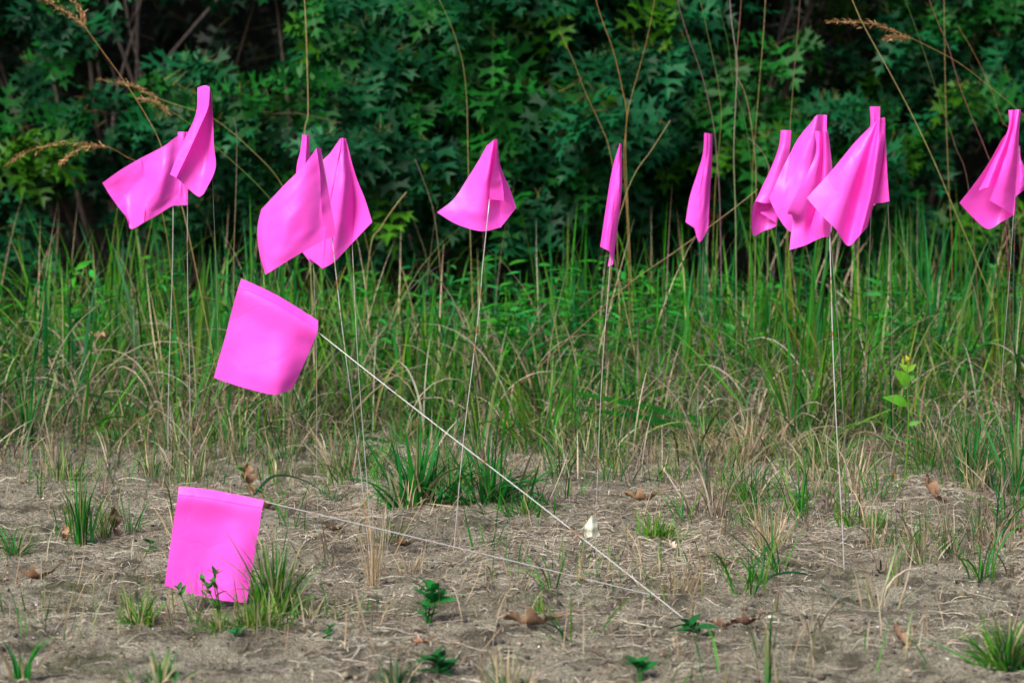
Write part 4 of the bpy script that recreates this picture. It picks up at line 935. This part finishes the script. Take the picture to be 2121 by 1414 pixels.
dead_leaf('biggest tan brown leaf, ragged and curled, bottom centre', 1105, 1318, 135, 1.75, (.9, .5), (.25, .155, .095), .5, lift=.002)
dead_leaf('brown curled leaf on the sand at the far left', 75, 1198, 90, 1.5, (1.2, .9), BR, .3)
dead_leaf('tan rolled leaf at the foot of the upright left tuft', 132, 1108, 62, .2, (2.0, 1.3), TB, .4, pitch=.5)
dead_leaf('dark brown leaf standing behind the shorter left tuft', 232, 1098, 80, .3, (1.6, .6), DB, .8, pitch=.9)
dead_leaf('reddish leaf standing by the seedling above the lowest flag', 512, 1020, 80, .4, (1.5, .5), BR, .4, pitch=.9)
dead_leaf('brown leaf lying behind the top right corner of the lowest flag', 545, 1050, 75, 1.6, (1.5, .6), DB, .4)
dead_leaf('arched orange brown leaf between the fallen wire and the slim flag wire', 1330, 1038, 85, 1.6, (1.3, .9), (.25, .15, .08), .5)
dead_leaf('pale grey curled leaf scrap right of the low bushy tuft base', 1395, 1145, 48, .9, (1.4, .8), (.55, .45, .36), .6, pitch=.4)
dead_leaf('small dark twisted leaf on the sand below the right cluster', 1500, 1180, 52, 1.5, (1.5, .8), DB, .4)
dead_leaf('dark red leaf, left of two lying together at the bottom right of centre', 1495, 1300, 65, 1.2, (1.3, .7), (.15, .085, .055), .5)
dead_leaf('dark red leaf, right of two lying together at the bottom right of centre', 1545, 1308, 72, 1.9, (1.5, .6), (.13, .07, .048), .7)
dead_leaf('brown three pointed leaf alone on the bare sand at the lower right', 1865, 1350, 78, .5, (.9, .8), (.22, .135, .085), .3, pitch=.6)
dead_leaf('large crumpled brown leaf in the straw at the right', 1930, 1055, 100, .8, (1.3, 1.0), (.23, .135, .08), .5, pitch=.7)
dead_leaf('brown leaf half hidden in litter at the right edge', 2100, 1095, 75, 1.4, (1.0, .7), BR, .3)
dead_leaf('tan leaf caught up in the left grass', 212, 700, 62, 1.3, (1.3, .9), TB, .2, depth=4.55)
dead_leaf('brown leaf lying under the dead grass right of the hanging flag', 870, 905, 90, 1.6, (1.0, .5), BR, .4)
dead_leaf('brown leaf standing in dead grass left of the cone flag wire', 1045, 905, 75, .4, (1.3, .5), TB, .4, pitch=.8)
dead_leaf('red brown leaf scrap in the litter right of the lowest flag grass', 835, 1140, 50, 1.2, (1.2, .6), BR, .4)
dead_leaf('small brown leaf in the litter by the trio wires', 695, 1100, 45, 1.5, (1.2, .6), DB, .3)
dead_leaf('brown leaf scrap on the bottom edge left of the bright weed', 870, 1352, 50, 1.2, (1.2, .6), (.25, .12, .06), .4)
# the pale leaf leaning on the wire
def pale_leaf():
    dp = gnd(1225, 1130)[1] - .01
    O = np.array([(1226, 1066), (1236, 1078), (1238, 1094), (1243, 1110), (1237, 1122), (1226, 1130), (1215, 1120), (1208, 1102), (1207, 1094), (1215, 1082)], float)
    c = O.mean(0); V = []
    for r in (1, .66, .33):
        for i, o in enumerate(cr(np.concatenate([O, O[:1]]), 31)[:-1]):
            q = c + (o - c) * r; V.append(at(q[0], q[1], dp + .004 * math.sin(q[0] * .25) + .003 * math.cos(q[1] * .21)))
    V.append(at(c[0], c[1], dp - .004)); V = np.array(V); idx = np.arange(90).reshape(3, 30); nx = np.roll(idx, -1, 1)
    q = np.stack([idx[:-1], nx[:-1], nx[1:], idx[1:]], -1).reshape(-1, 4); tr = np.stack([idx[2], nx[2], np.full(30, 90)], -1)
    b = at(1225, 1130, dp); b[2] = max(b[2], 0)
    root = thing('pale_leaf', 'crinkled whitish leaf standing upright against the foot of the slim flag wire', 'leaf', b)
    g = Geo(); g.add(V, [q, tr], (.62, .64, .52)); g.build('leaf_blade', M_dead, root)
pale_leaf()
